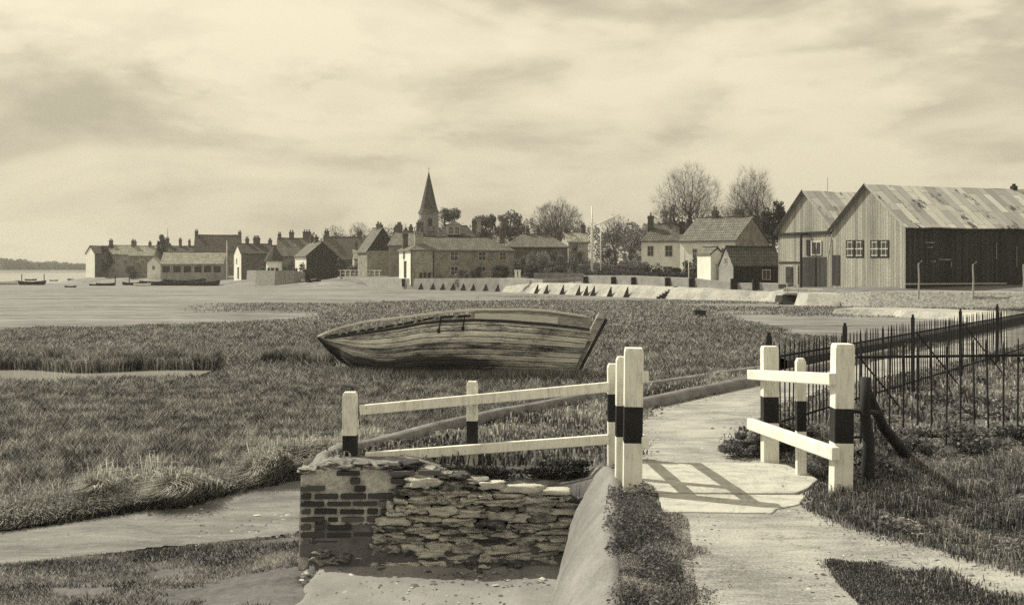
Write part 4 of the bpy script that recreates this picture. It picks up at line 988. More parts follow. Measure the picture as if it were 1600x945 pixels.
# --- far left group
GV = None
house('cottage', 'leftmost harbour cottage with a pale limewashed end wall', 156, 262, 4.6, 5.6, 42, 396, 385, -.7, 'brick_dark', 'tile_dark', 0, (), (), (), pale_side=('l', 'limewash'))
house('cottage', 'grey two-storey cottage beside the leftmost limewashed one', 192, 258, 6.0, 5, 6, 397, 384, -.6, 'grey_render', 'tile_pale', 0, ((-.9, 0, 1.2, .8), (.9, 0, 1.0, .8)),
      (('f', -.5, 3.6, .9, 1.0), ('f', .4, 3.6, .9, 1.0), ('f', -.5, 1.5, .9, 1.1), ('f', .5, 1.5, .9, 1.1)))
house('cottage', 'brick cottage with pale roof left of the long boat shed', 225, 250, 5.4, 5, 6, 399, 385, -.6, 'brick', 'tile_pale', 0, ((-.9, 0, 1.2, .7), (.5, 0, .8, .6)),
      (('f', -.6, 3.4, .8, 1.0), ('f', .1, 3.4, .8, 1.0), ('f', -.6, 1.4, .8, 1.0)))
house('cottage', 'small cottage whose pale pointed gable faces the water left of the shed', 242, 243, 5.0, 2.7, -90 + 12, 411, 401, -.6, 'limewash', 'tile_pale', 0, (), (('r', 0, 2.2, .6, .9),))
house('cottage', 'dark-roofed terrace peeping over the long boat shed', 283, 262, 7.2, 5, 4, 396, 385, -.5, 'brick_dark', 'tile_dark', 0, ((-.05, 0, 1.6, .6), (.55, 0, 1.3, .5), (-.9, 0, 1.8, .8)))
house('house', 'tall house with broad dark tiled roof and a chimney at each end, far left', 341, 245, 9.8, 6.5, 12, 392, 368, -.5, 'brick', 'tile_dark', 0, ((-.96, 0, .9, .7), (.96, 0, .7, .7)), (), (), pale_side=('l', 'cream'))
t = house('boat_shed', 'long low boat shed with pale roof and open dark bays', 305, 228, 12.6, 6, 4, 412, 395, -.55, 'grey_render', 'tile_pale', 0, (), (), (), cat='shed')
for u in (-.86, -.5, -.15, .2, .52, .84):
    o = MB().box((0, 0, 0), (1.45, .05, 1.25)).build('shutter', M['tarred'], t); on_face(o, 12.6, 6, 'f', u * 6.1, 1.85, .03)  # dark panels paint the unlit inside of the open bays
house('cottage', 'cottage with pale end wall facing the stone bastion', 396, 205, 6.0, 5.5, 28, 396, 382, -.4, 'brick_dark', 'tile_dark', 0, ((.2, 0, 1.2, 1.2, 'chimney', 4), (-.4, 0, 1.0, .6)), (('l', -.2, 3.2, .7, 1.1), ('f', .3, 1.6, 1.1, 1.0)), (('l', .2, .9, 2.0, 'door_dark'),), pale_side=('l', 'limewash'))
house('cottage', 'narrow roof with a stout chimney behind the mast at far left', 256, 268, 3.2, 5, -12, 393, 381, -.4, 'brick_dark', 'tile_dark', 0, ((-.3, 0, 1.8, .9, 'chimney', 3),))
house('cottage', 'low dark roof between the conical hut and the broad-chimneyed house', 433, 222, 5.2, 5, -14, 396, 384, -.1, 'brick_dark', 'tile_dark', 0, ((-.6, 0, 1.1, .6), (.5, 0, 1.2, .8, 'chimney', 3)))
house('cottage', 'chimneyed roof squeezed between the tarred gable and the slate roof', 507, 228, 3.8, 5, 20, 395, 379, 0, 'limewash', 'tile', 0, ((.1, 0, 1.1, .8, 'chimney', 3),))
house('cottage', 'small lean roof left of the tarred-gable brick house', 563, 205, 2.6, 5, 12, 404, 390, 0, 'cream', 'tile_pale', 0, ((-.6, 0, 1.2, .5),))
house('house', 'steep dark roof between the tarred-gable brick house and the long house', 622, 196, 4.6, 5, -24, 388, 370, .3, 'brick_dark', 'tile_dark', 0, ((-.2, 0, 1.6, .6), (.7, 0, 1.2, .6)))
house('house', 'distant roof showing right of the dormered house', 748, 200, 4.4, 5, 8, 380, 366, .4, 'brick', 'tile', 0, ((-.4, 0, 1.0, .7),))
# conical-roofed hut
D_ = 186; hx = X(428.5, D_); t = thing('round_hut', 'small pale hut with a conical tiled roof behind the stone bastion', 'hut', (hx, D_, 0.3))
q = MB(); q.tube([(0, 0, -.6), (0, 0, Z(407, D_) - .3)], [1.35, 1.35], 10); q.build('wall', M['limewash'], t)
q = MB(); q.tube([(0, 0, Z(408, D_) - .3), (0, 0, Z(400, D_) - .3), (0, 0, Z(383, D_) - .3)], [1.75, 1.35, .05], 10); q.build('roof', M['tile_dark'], t)
for k in (-1, 0, 1): o = MB().box((0, 0, 0), (.5, .05, 1.0)).build('door' if k == 0 else 'shutter', M['tarred'], t); a_ = k * .55; o.location = (math.sin(a_) * 1.37, -math.cos(a_) * 1.37, .8); o.rotation_euler = (0, 0, a_)
house('house', 'tile-roofed house with two broad chimneys behind the round hut', 458, 207, 5.6, 6, 8, 399, 373, -.1, 'brick', 'tile', 0, ((-.1, 0, 1.2, .9), (.92, 0, 1.3, 1.5, 'chimney', 3), (-.9, 0, .8, .6)), (('f', -.4, 3.6, .8, 1.0), ('f', .3, 3.6, .8, 1.0)))
house('cottage', 'cottage with pale side and tarred dark gable facing the harbour', 494, 193, 5.4, 5.8, -58, 400, 379, -.1, 'tarred', 'tile', 0, ((.0, 0, .9, .8), (-.8, 0, 1.1, .6)), (), (), pale_side=('f', 'limewash'))
house('house', 'large house with dark slate roof and end chimneys, pale end wall', 536, 215, 6.8, 7, 10, 404, 371, 0, 'brick_dark', 'slate', 0, ((-.93, 0, 1.2, .9), (.95, 0, 1.1, .9)), (), (), pale_side=('l', 'limewash'))
house('house', 'brick house with a tarred boarded gable left of the long waterfront house', 590, 184, 5.6, 5.3, -66, 392, 357, 0, 'brick_pale', 'tile', 0, ((.1, 0, .7, .6), (.62, 0, .5, .7)), (), (), gable_m='tarred')
# long house
t = house('long_house', 'long two-storey brick house with hipped roof and pale end wall on the sea wall', 713, 154, 15.0, 6.4, 20, 391, 372, .25, 'brick', 'tile', 3.0, ((-.80, -.55, .7, 1.15, 'chimney_pale', 2), (-.96, .3, .5, .7)),
      (('f', -.17, 3.0, 1.15, 1.35, 2, 2), ('f', .37, 3.0, 1.15, 1.3, 2, 2), ('f', .78, 3.0, 1.05, 1.2, 2, 2), ('f', -.17, .95, 1.1, 1.3, 2, 2), ('f', .37, 1.25, 1.1, .8, 2, 1), ('l', -.1, 3.1, 1.0, 1.1)),
      (('l', .1, 1.2, 2.2, 'door_dark'),), pale_side=('l', 'limewash'))
o = MB().box((0, 0, 0), (2.9, .10, 4.2)).build('pale_front_bay', M['brick_pale'], t); on_face(o, 15.0, 6.4, 'f', -5.85, 1.72, .06)
for k in (-6.1, -5.5, -4.9):
    o = MB().box((0, 0, 0), (.36, .04, .7)).build('niche', M['tarred'], t); on_face(o, 15.0, 6.4, 'f', k, .35, .14)
o = MB().tube([(0, 0, -.3), (0, 0, 3.9)], .06, 6).build('drainpipe', M['iron'], t); on_face(o, 15.0, 6.4, 'f', -4.3, 0, .09)
house('house', 'tall house with a cluster of chimneys behind the left end of the long house', 640, 176, 4.6, 6, -20, 383, 363, .5, 'brick', 'tile', 0, ((-.8, 0, 1.2, .8, 'chimney', 3), (.1, 0, .8, .5), (.8, 0, 1.5, 1.0, 'chimney', 3)))
t = house('house', 'dormered house showing over the middle of the long house roof', 712, 178, 6.6, 6, 6, 374, 354, .5, 'cream', 'tile_dark', 1.4, ((.90, 0, .9, .6), (1.15, 0, 1.2, .7, 'chimney_pale', 1)))
q = MB(); q.box((0, 0, 0), (2.2, 1.2, 1.6)); q.add([(-1.25, -.7, .8), (1.25, -.7, .8), (0, -.7, 1.5), (-1.25, .7, .8), (1.25, .7, .8), (0, .7, 1.5)], [(0, 1, 2), (3, 5, 4), (0, 2, 5, 3), (1, 4, 5, 2), (0, 3, 4, 1)]); q.build('dormer', M['grey_render'], t).location = (-.4, -2.2, Z(360, 178) - .5)
for k in (-.5, .5): add_window(t, 0, 0, .8, 1.3, 0, 2, 2).location = (-.4 + k, -2.83, Z(361, 178) - .5)
house('house', 'hip-roofed house with a tall dark left chimney right of the long house', 836, 165, 9.2, 6.5, 4, 386, 367, .4, 'brick_dark', 'tile', 2.6, ((-1.1, -.2, 1.0, .75, 'chimney', 1), (-.25, 0, .9, .5), (.1, 0, .9, .5), (.38, 0, .9, .6), (.8, 0, .4, .7)), (('f', -.2, 2.6, 1.2, 1.0), ('f', .3, 2.6, 1, 1)))
house('house', 'small pale-roofed house half hidden among the shrubs by the flagpole', 897, 172, 3.2, 5, 12, 378, 364, .4, 'cream', 'tile_pale', 0, ((-.85, 0, .7, .7), (.9, 0, 1.2, .7)))
house('house', 'white two-storey house with hipped roof and tall chimney stacks', 1034, 138, 5.0, 5.6, -8, 376, 351, .4, 'limewash', 'tile', 2.0, ((-.55, -.35, 1.0, .75, 'chimney', 1), (1.02, .1, .3, .7, 'chimney', 1)),
      (('f', -.55, 3.3, .8, 1.3), ('f', .35, 3.3, .95, 1.4), ('f', .3, 1.0, 1.1, .8)))
house('house', 'dark-roofed house wing tucked behind the white houses', 1072, 150, 4.2, 6, 10, 378, 352, .4, 'brick', 'tile', 0, ())
house('house', 'white-fronted house with big tiled roof and grey brick gable', 1132, 120, 6.6, 8.0, -38, 376, 341, .3, 'brick', 'tile', 0, ((-.35, 0, .8, .6), (.55, 0, .9, .9, 'chimney', 2)),
      (('f', -.45, 2.9, .6, 1.0), ('f', .1, 2.9, .6, 1.1), ('f', .6, 2.9, .6, 1.0), ('r', -.15, 3.0, 1.1, .8, 2, 1)), (), pale_side=('f', 'limewash'))
house('shed', 'small white weatherboarded shed beside the tarred cottage', 1110, 104, 2.4, 1.45, -90 + 22, 398, 388, 0.0, 'limewash', 'tile', 0, (), (), (('r', .2, .55, 1.9, 'trim'),), cat='shed', over=.08)
house('cottage', 'low tarred cottage with grey gable and white window near the boathouses', 1172, 101, 4.9, 3.0, 15, 415, 387, -.1, 'tarred', 'tile_dark', 0, (), (('f', .35, 1.1, .85, .95, 2, 1), ('l', .0, 2.35, .6, .7, 2, 1)), (), pale_side=('l', 'grey_render'), over=.1)

# church
D_ = 232; t = thing('church', 'church tower with tall shingled spire above the village roofs', 'church', (X(670, D_), D_, .5), R(12))
q = MB(); hT = Z(333, D_) - .5; q.box((0, 0, hT / 2), (3.7, 3.7, hT)); q.box((0, 0, hT - .1), (3.95, 3.95, .25)); q.build('tower', M['flint'], t)
for k in (0, 1, 2, 3):
    o = MB().box((0, 0, 0), (.9, .05, 1.6)).build('louvre', M['tarred'], t); a_ = k * math.pi / 2; o.location = (math.sin(a_) * 1.87, -math.cos(a_) * 1.87, hT - 2.0); o.rotation_euler = (0, 0, a_)
q = MB(); hs = Z(268, D_) - .5 - hT; q.tube([(0, 0, hT), (0, 0, hT + .9), (0, 0, hT + hs)], [2.35, 1.85, .03], 8); q.build('spire', M['tile_dark'], t)
q = MB(); q.tube([(0, 0, hT + hs - .2), (0, 0, hT + hs + .8)], .035, 4); q.beam((-.3, 0, hT + hs + .6), (.3, 0, hT + hs + .6), .04, .04); q.build('weathervane', M['iron'], t)
q = MB(); q.add([(1.8, -3, 0), (12, -3, 0), (12, 3, 0), (1.8, 3, 0), (1.8, -3, 5), (12, -3, 5), (12, 3, 5), (1.8, 3, 5), (1.8, 0, 8), (12, 0, 8)], [(0, 1, 5, 4), (1, 2, 6, 5), (2, 3, 7, 6), (3, 0, 4, 7), (4, 5, 9, 8), (6, 7, 8, 9), (5, 6, 9), (7, 4, 8)]); q.build('nave', M['flint'], t)

# boathouses
def gabled_barn(name, label, ncx, nD, fx, fD, length, eave_z, ridge_z, zg, wall_l, wall_f, roof_m):
    """near corner and far corner of the end gable given in plan; long axis runs away to the right"""
    n = Vector((X(ncx, nD), nD, 0)); f = Vector((X(fx, fD), fD, 0)); W = (f - n).length
    ang = math.atan2((f - n).y, (f - n).x) - math.pi / 2
    t = thing(name, label, 'boathouse', ((n.x + f.x) / 2, (n.y + f.y) / 2, zg), ang)
    b = W / 2; he = eave_z - zg; hr = ridge_z - zg; L = length; q = MB()
    q.add([(0, -b, -1), (0, b, -1), (0, b, he), (0, 0, hr), (0, -b, he)], [(4, 3, 2, 1, 0)], 0)
    q.add([(L, -b, -1), (L, b, -1), (L, b, he), (L, 0, hr), (L, -b, he)], [(0, 1, 2, 3, 4)], 0)
    q.add([(0, -b, -1), (L, -b, -1), (L, -b, he), (0, -b, he)], [(0, 1, 2, 3)], 1)
    q.add([(0, b, -1), (L, b, -1), (L, b, he), (0, b, he)], [(3, 2, 1, 0)], 1)
    q.build('wall', [M[wall_l], M[wall_f]], t)
    ov = .3; sl = (hr - he) / b; q = MB(); n_ = int(L * 1.2); m_ = 5
    for side in (-1, 1):
        base_ = len(q.v)
        for j in range(m_ + 1):
            for i in range(n_ + 1):
                x = -.25 + (L + .5) * i / n_; y = side * (b + ov) * (1 - j / m_); z = hr + .06 - sl * abs(y)
                z += mnoise.noise(Vector((x * .35, y, 4 + side))) * .10 - .06
                q.v.append((x, y, z))
        for j in range(m_):
            for i in range(n_):
                fc = (base_ + j * (n_ + 1) + i, base_ + j * (n_ + 1) + i + 1, base_ + (j + 1) * (n_ + 1) + i + 1, base_ + (j + 1) * (n_ + 1) + i)
                q.f.append(fc if side < 0 else fc[::-1]); q.m.append(0)
    rf = q.build('roof', M[roof_m], t); so2 = rf.modifiers.new('s', 'SOLIDIFY'); so2.thickness = .08; so2.offset = 1
    for side in (-1, 1):
        MB().beam((-.29, side * (b + ov), hr + .04 - sl * (b + ov)), (-.29, 0, hr + .08), .05, .24 if side > 0 else .12).build('bargeboard', M['tarred' if side > 0 else 'timber_pale'], rf)
    return t, b, he, hr
# patched corrugated roof
cr_ = NT('patched_sheet_roof', .7, .3)
v = cr_.map(); s_ = cr_.t.nodes.new('ShaderNodeSeparateXYZ'); cr_.L(v, s_.inputs[0])
c_ = cr_.t.nodes.new('ShaderNodeCombineXYZ'); cr_.L(s_.outputs[1], c_.inputs[0]); cr_.L(s_.outputs[0], c_.inputs[1])
bt = cr_.t.nodes.new('ShaderNodeTexBrick'); cr_.L(c_.outputs[0], bt.inputs[0]); bt.offset = .35
for k, val in (('Scale', 1), ('Brick Width', 2.1), ('Row Height', .75), ('Mortar Size', .02), ('Bias', 0)): bt.inputs[k].default_value = val
bt.inputs['Color1'].default_value = g(.30); bt.inputs['Color2'].default_value = g(.72); bt.inputs['Mortar'].default_value = g(.12)
cn = cr_.noise(cr_.map((.8, .35, .35)), 1.1, 7, .7); rs_ = cr_.ramp(cn, [(.38, (0, 0, 0, 1)), (.44, (1, 1, 1, 1))])
cn2 = cr_.noise(cr_.map((6, .6, .6)), 1, 5, .7)
cc_ = cr_.mix(cr_.math('MULTIPLY', cn2, .7), bt.outputs[0], g(.20)); cr_.color(cr_.mix(rs_, g(.06), cc_)); M['sheet'] = cr_.m
t, b, he, hr = gabled_barn('boathouse', 'large boathouse with patched pale roof and long tarred side wall', 1415, 80, 1302, 88, 27, 4.78, 7.97, .3, 'weather', 'tarred', 'sheet')
for k, (u0) in enumerate((-1.0, .78)):      # two pairs of dark windows in the gable
    pass
def barn_window(t, y, z, w_, h_, cols=2, rows=2):
    q = MB(); q.box((0, 0, 0), (w_ + .12, .05, h_ + .12)); o = q.build('window', M['tarred'], t)
    q = MB(); q.box((0, -.03, 0), (w_, .03, h_)); q.build('pane', M['glass'], o)
    q = MB(); q.box((0, -.045, 0), (w_, .03, .09))
    q.box((0, -.045, -h_ * .42), (w_ * .8, .03, .08)); q.box((0, -.045, h_ * .42), (w_ * .7, .03, .06))
    for c in range(cols): q.box((-w_ / 2 + w_ * (c + .5) / cols, -.05, 0), (.05, .03, h_))
    q.build('glazing_bar', M['trim'], o); o.rotation_euler = (0, 0, -math.pi / 2); o.location = (-.03, y, z); return o
W2 = 2 * b
def gy_(px_, t_n=(1415, 80), t_f=(1302, 88)):
    """local y on the gable for a picture column"""
    n = Vector((X(t_n[0], t_n[1]), t_n[1])); f = Vector((X(t_f[0], t_f[1]), t_f[1])); u = (px_ - CX) / F
    s = (n.x - u * n.y) / ((n.x - u * n.y) - (f.x - u * f.y)); return (-1 + 2 * s) * (f - n).length / 2, n.lerp(f, s)[1]
for a0, a1 in ((1323, 1335.5), (1337, 1349.5), (1361, 1374), (1375.5, 1389)):
    y0, d0 = gy_(a0); y1, d1 = gy_(a1); dm = (d0 + d1) / 2
    barn_window(t, (y0 + y1) / 2, (Z(376.5, dm) + Z(401, dm)) / 2 - .3, abs(y1 - y0) * .94, (401 - 376.5) * dm / F)
y0, d0 = gy_(1308); o = MB().box((0, 0, 0), (.95, .06, 2.4)).build('door', M['door_dark'], t); o.rotation_euler = (0, 0, -math.pi / 2); o.location = (-.03, y0 + .1, 1.15)
for (xx, zz_, ln, hh_) in ((2.2, 3.2, .9, .06), (2.2, 2.85, .5, .05), (3.6, 1.95, 1.1, .07), (2.5, 1.8, .5, .05), (4.2, 1.6, .06, .4), (8.5, 2.6, .05, 1.2), (10.5, 2.2, .06, 1.6)):
    o = MB().box((0, 0, 0), (ln, .03, hh_)).build('batten', M['weather'], t); o.location = (xx, -b - .03, zz_)
o = MB().box((4.2, -b - .5, .15), (9.5, .16, .10)).build('sill_beam', M['timber_pale'], t)
o = MB().box((0, 0, 0), (.4, .4, .5)).tube([(0, 0, .2), (0, 0, .42)], .14, 8).build('ventilator', M['iron'], t); o.location = (14.5, 0, hr + .1)

t, b1, he1, hr1 = gabled_barn('boathouse', 'tall narrow boathouse with boarded gable and dark slip doors', 1303, 90.5, 1216, 97.5, 9.5, 4.85, 8.2, -.2, 'weather', 'weather', 'sheet')
def gy1(px_): return gy_(px_, (1303, 90.5), (1216, 97.5))
def gpart(name, px0, px1, py0, py1, m, proud=.05, thick=.06, par=None):
    y0, d0 = gy1(px0); y1, d1 = gy1(px1); dm = (d0 + d1) / 2
    o = MB().box((0, 0, 0), (abs(y1 - y0), thick, (py1 - py0) * dm / F)).build(name, M[m], par or t); o.rotation_euler = (0, 0, -math.pi / 2)
    o.location = (-proud, (y0 + y1) / 2, (Z(py0, dm) + Z(py1, dm)) / 2 + .1); return o
gpart('sliding_door', 1252, 1293, 400, 458, 'door_dark'); gpart('lintel', 1216, 1300, 361, 365, 'tarred', .10, .14)
gpart('band_board', 1217, 1254, 407, 409, 'tarred', .06, .06)
gpart('door', 1229, 1239, 415, 440, 'door_dark'); gpart('door_glass', 1230.5, 1237, 418, 432, 'glass', .1, .02)
gpart('door', 1241.5, 1248, 411, 445, 'weather', .08, .05)
o = gpart('window', 1261, 1266, 373, 397, 'tarred', .06, .05)
o = gpart('window', 1268, 1284.5, 374, 397, 'trim', .06, .06); gpart('pane', 1270, 1276, 377, 395, 'glass', .1, .02); gpart('pane', 1277.5, 1283, 377, 395, 'glass', .1, .02)
y0, d0 = gy1(1265); o = MB().tube([(-.9, y0, -.8), (-.9, y0, Z(364, d0) + .1)], .11, 8).build('hoist_post', M['tarred'], t)
o = MB().beam((-.9, y0, Z(364, d0) + .1), (-.1, y0, Z(364, d0) + .1), .12, .16).build('hoist_beam', M['tarred'], t)
y0, d0 = gy1(1297); o = MB().tube([(-.25, y0, -.2), (-.25, y0, 4.5)], .05, 6).build('drainpipe', M['trim'], t)
o = MB().tube([(-.25, y0, 2.4), (-.3, y0 - .6, 4.6)], .05, 6).build('pipe_elbow', M['trim'], t)
o = MB().tube([(0, 0, 0), (0, 0, 1.3)], .02, 4).build('lightning_rod', M['iron'], t); o.location = (2.4, 0, hr1)
# slip, landing and rails in front of the tall boathouse
t = thing('slipway', 'pale stone slipway walls with a dark opening below the tall boathouse', 'slipway', (0, 0, 0))
def vquad(name, pts, m, par, th=.3):
    q = MB(); P_ = [Vector(p) for p in pts]; q.add(P_ + [p + Vector((0, th, 0)) for p in P_], [(0, 1, 2, 3), (7, 6, 5, 4), (0, 4, 5, 1), (1, 5, 6, 2), (2, 6, 7, 3), (3, 7, 4, 0)]); return q.build(name, M[m], par)
vquad('cheek_wall', [at(1216, 474, 86), at(1224, 459, 87), at(1224, 452, 89), at(1205, 456, 90)], 'concrete_pale', t)
vquad('cheek_wall', [at(1258, 479, 78), at(1312, 480, 78), at(1312, 458, 79.5), at(1264, 459, 79.5)], 'concrete_pale', t, 3)
vquad('dark_sill', [at(1220, 473, 84), at(1260, 473, 84), at(1262, 462, 84.5), at(1222, 462, 84.5)], 'tarred', t, 2)
vquad('landing', [at(1226, 459.5, 84.2), at(1264, 459.5, 83.6), at(1264, 457.5, 83.6), at(1226, 457.5, 84.2)], 'timber_pale', t, 3)
for p0, p1 in ((1229, 1265), ):
    q = MB(); q.beam(at(1229, 450, 84.3), at(1286, 452, 82), .08, .10); q.beam(at(1230, 459, 84.3), at(1230, 444, 84.3), .08, .08); q.beam(at(1247, 459, 83.6), at(1247, 444, 83.6), .08, .08); q.build('handrail', M['trim'], t)
q = MB(); q.box((0, 0, .5), (.5, .5, 1.0)); o = q.build('mooring_block', M['concrete_pale']); o.location = (X(1287, 80.5), 80.5, gz(X(1287, 80.5), 80.5) - .1); tag(o, 'pale squat block standing before the tall boathouse doors', 'block')
# ---------------------------------------------------------------- quay walls
def wallrun(par, name, pts, m, th=.45):
    """pts: (x, y, ztop, zbase, batter)"""
    q = MB(); N_ = []
    for i, p in enumerate(pts):
        a = Vector(pts[max(i - 1, 0)][:2]); b = Vector(pts[min(i + 1, len(pts) - 1)][:2]); d = (b - a).normalized(); nn = Vector((d.y, -d.x)); N_.append(nn)
    for p, nn in zip(pts, N_):
        x, y, zt, zb, bt_ = p
        q.v += [(x + nn.x * bt_, y + nn.y * bt_, zb - .3), (x, y, zt), (x - nn.x * th, y - nn.y * th, zt), (x - nn.x * th, y - nn.y * th, zb - .3)]
    for i in range(len(pts) - 1):
        b = 4 * i; q.f += [(b, b + 4, b + 5, b + 1), (b + 1, b + 5, b + 6, b + 2), (b + 2, b + 6, b + 7, b + 3)]
    q.f += [(0, 1, 2, 3), tuple(4 * (len(pts) - 1) + k for k in (3, 2, 1, 0))]
    q.m = [0] * len(q.f); return q.build(name, m, par)
def subdiv(pts, k=6):
    out = []
    for a, b in zip(pts[:-1], pts[1:]):
        for j in range(k): out.append(tuple(a[i] + (b[i] - a[i]) * j / k + (0 if i != 2 else rnd.uniform(-.02, .02)) for i in range(len(a))))
    out.append(pts[-1]); return out
q1 = thing('quay_wall', 'stone sea wall below the long house with eight dark raking props', 'sea wall', (0, 0, 0))
pts1 = [(X(578, 166), 166, .1, -1.3, .1), (X(630, 150), 150, .15, -1.3, .1), (X(720, 141), 141, .25, -1.3, .1), (X(780, 135.5), 135.5, .30, -1.3, .15), (X(848, 126), 126, .28, -1.3, .2)]
wallrun(q1, 'wall_face', subdiv(pts1), M['stone_wall'], 5.5)
def prop(par, px_, D, h, up, m='tarred', lean=.0):
    """triangular timber prop against the wall: plan depth away from the wall towards the water"""
    x = X(px_, D); zb = gz(x, D - .6) - .1
    q = MB(); w2 = .11; q.add([(-.36, -.15, 0), (.22, -.15, 0), (.24, .5, h), (-.36, .5, 0), (.22, .5, 0), (.16, .5, h)], [(0, 1, 2), (3, 5, 4), (0, 2, 5, 3), (1, 4, 5, 2), (0, 3, 4, 1)])
    o = q.build('prop', M[m], par); o.location = (x, D - .55, zb); return o
def wall_d(pts, px_):
    u = (px_ - CX) / F
    for a, b in zip(pts[:-1], pts[1:]):
        ua, ub = a[0] / a[1], b[0] / b[1]
        if ua <= u <= ub:
            s = (a[0] - u * a[1]) / ((a[0] - u * a[1]) - (b[0] - u * b[1])); return a[1] + (b[1] - a[1]) * s
    return pts[-1][1]
for px_ in (657, 675.5, 691, 707, 723, 738.5, 758, 777): prop(q1, px_, wall_d(pts1, px_) - .1, 1.15, 0)
d_ = wall_d(pts1, 631.5); o = MB().box((0, 0, 0), (.62, .2, 1.1)).build('culvert_door', M['tarred'], q1); o.location = (X(631.5, d_), d_ - .08, -.45)
q2 = thing('quay_wall', 'pale sloping sea wall with small raking props below the low garden wall', 'sea wall', (0, 0, 0))
pts2 = [(X(795, 134), 134, -.1, -1.35, 1.2), (X(850, 125.5), 125.5, -.12, -1.35, 1.4), (X(980, 111), 111, -.15, -1.35, 1.5), (X(1100, 99.5), 99.5, -.3, -1.35, 1.5), (X(1205, 93), 93, -.45, -1.35, 1.3), (X(1222, 90), 90, -.5, -1.35, .6)]
wallrun(q2, 'sloping_face', subdiv(pts2), M['concrete_pale'], 5.5)
for px_ in (838, 853, 878, 903, 915, 926, 952, 978): prop(q2, px_, wall_d(pts2, px_) - 2.0, 1.15, 0, 'tarred', .25)
q = MB(); dS = wall_d(pts2, 1042)
for k in range(7): q.box((-.9 + k * .30, -1.3 + k * .22, -1.3 + .16 * k + .1), (.34, .5, .3))
o = q.build('steps', M['post_old'], q2); o.location = (X(1040, dS), dS - .3, -.05)
q3 = thing('garden_wall', 'low garden wall with dark pillars above the pale sloping sea wall', 'wall', (0, 0, 0))
pts3 = [(X(912, 122), 122, .80, -.3, 0), (X(980, 114.5), 114.5, .78, -.3, 0), (X(1080, 104.5), 104.5, .62, -.4, 0), (X(1145, 99), 99, .30, -.4, 0), (X(1216, 94.5), 94.5, .22, -.5, 0)]
wallrun(q3, 'wall_face', subdiv(pts3), M['stone_wall'], 2.6)
for px_ in (915, 958.5, 990, 1043, 1080.5, 1146, 1180):
    d_ = wall_d(pts3, px_); o = MB().box((0, 0, .45), (.55, .5, 1.3)).build('pillar', M['tarred'], q3); o.location = (X(px_, d_), d_ - .2, -.45)
pf_ = thing('paling_fence', 'low grey paling fence on the sea wall beside the flagpole', 'fence', (0, 0, 0))
q = MB(); a = Vector((X(835, 130), 130, 0)); b = Vector((X(914, 124), 124, 0)); n_ = 45
for i in range(n_): p = a.lerp(b, i / n_); q.box((p.x, p.y, .55), (.09, .03, .95))
q.build('paling', M['grey_render'], pf_)
for z_ in (.3, .85): MB().beam((a.x, a.y + .05, z_), (b.x, b.y + .05, z_), .04, .09).build('rail', M['grey_render'], pf_)
for i in range(6): p = a.lerp(b, i / 5); MB().box((p.x, p.y + .1, .5), (.12, .12, 1.3)).build('post', M['post_old'], pf_)
for px_, lb in ((806, 'white gate pier on the sea wall, left of its pair'), (811.5, 'white gate pier on the sea wall, right of its pair')):
    q = MB(); q.box((0, 0, .5), (.3, .3, 1.3)); q.box((0, 0, 1.2), (.4, .4, .14)); o = q.build('gate_pier', M['white']); o.location = (X(px_, 129), 129, .1); tag(o, lb, 'pier')
# bastion and bits at the far beach
t = thing('stone_bastion', 'rounded rough stone bastion wall below the conical-roofed hut', 'bastion', (0, 0, 0))
bp_ = [(X(386, 196), 196), (X(400, 186), 186), (X(430, 180), 180), (X(460, 179), 179), (X(473, 181), 181), (X(478, 187), 187), (X(474, 195), 195)]
wallrun(t, 'wall_face', [(x, y, 1.15 - .25 * (i > 3), -1.3, .15) for i, (x, y) in enumerate(bp_)], M['flint'], .6)
q = MB(); q.v = [(x, y, .95 - .25 * (i > 3)) for i, (x, y) in enumerate(bp_)]; q.f = [tuple(range(len(bp_)))]; q.m = [0]; q.build('terrace', M['stone_wall'], t)
t = thing('pier_railing', 'row of pale posts and rails along the waterfront left of the long house', 'railing', (0, 0, 0))
for i in range(9):
    px_ = 532 + i * 7.6; d_ = 176 - i * .9; o = MB().box((0, 0, .4), (.16, .16, 1.3)).box((0, 0, 1.1), (.7, .2, .16)).build('post', M['limewash'] if i % 3 else M['trim'], t); o.location = (X(px_, d_), d_, .1)
MB().beam((X(532, 176), 176.1, .7), (X(593, 169), 169.1, .7), .08, .12).build('rail', M['trim'], t)
q = wallrun(None, 'beach_wall', [(X(530, 178), 177, .15, -1.2, .3), (X(560, 172), 171.5, .12, -1.2, .3), (X(583, 166), 166, .12, -1.2, .3)], M['stone_wall'], .5); tag(q, 'short weathered wall joining the beach to the props below the long house', 'wall')
q = wallrun(None, 'foreshore_wall', subdiv([(X(1312, 79), 79, -.15, -1.0, .5), (X(1360, 77), 77, -.05, -1.0, .7), (X(1450, 75), 75, -.02, -1.0, .8), (X(1620, 72), 72, -.02, -1.0, .9), (60, 70, 0, -1, .9)]), M['shingle'], 5.0)
tag(q, 'rough shingle-faced bank wall below the large boathouse', 'wall')
q = wallrun(None, 'ramp_kerb', subdiv([(X(1303, 62), 62, -.72, -1.2, .9), (X(1400, 60), 60, -.70, -1.2, .9), (X(1500, 55), 55, -.62, -1.2, .9), (X(1620, 50), 50, -.5, -1.2, .9)]), M['concrete_pale'], 4.0)
tag(q, 'broad pale concrete hard crossing the mud behind the iron fence', 'hard')
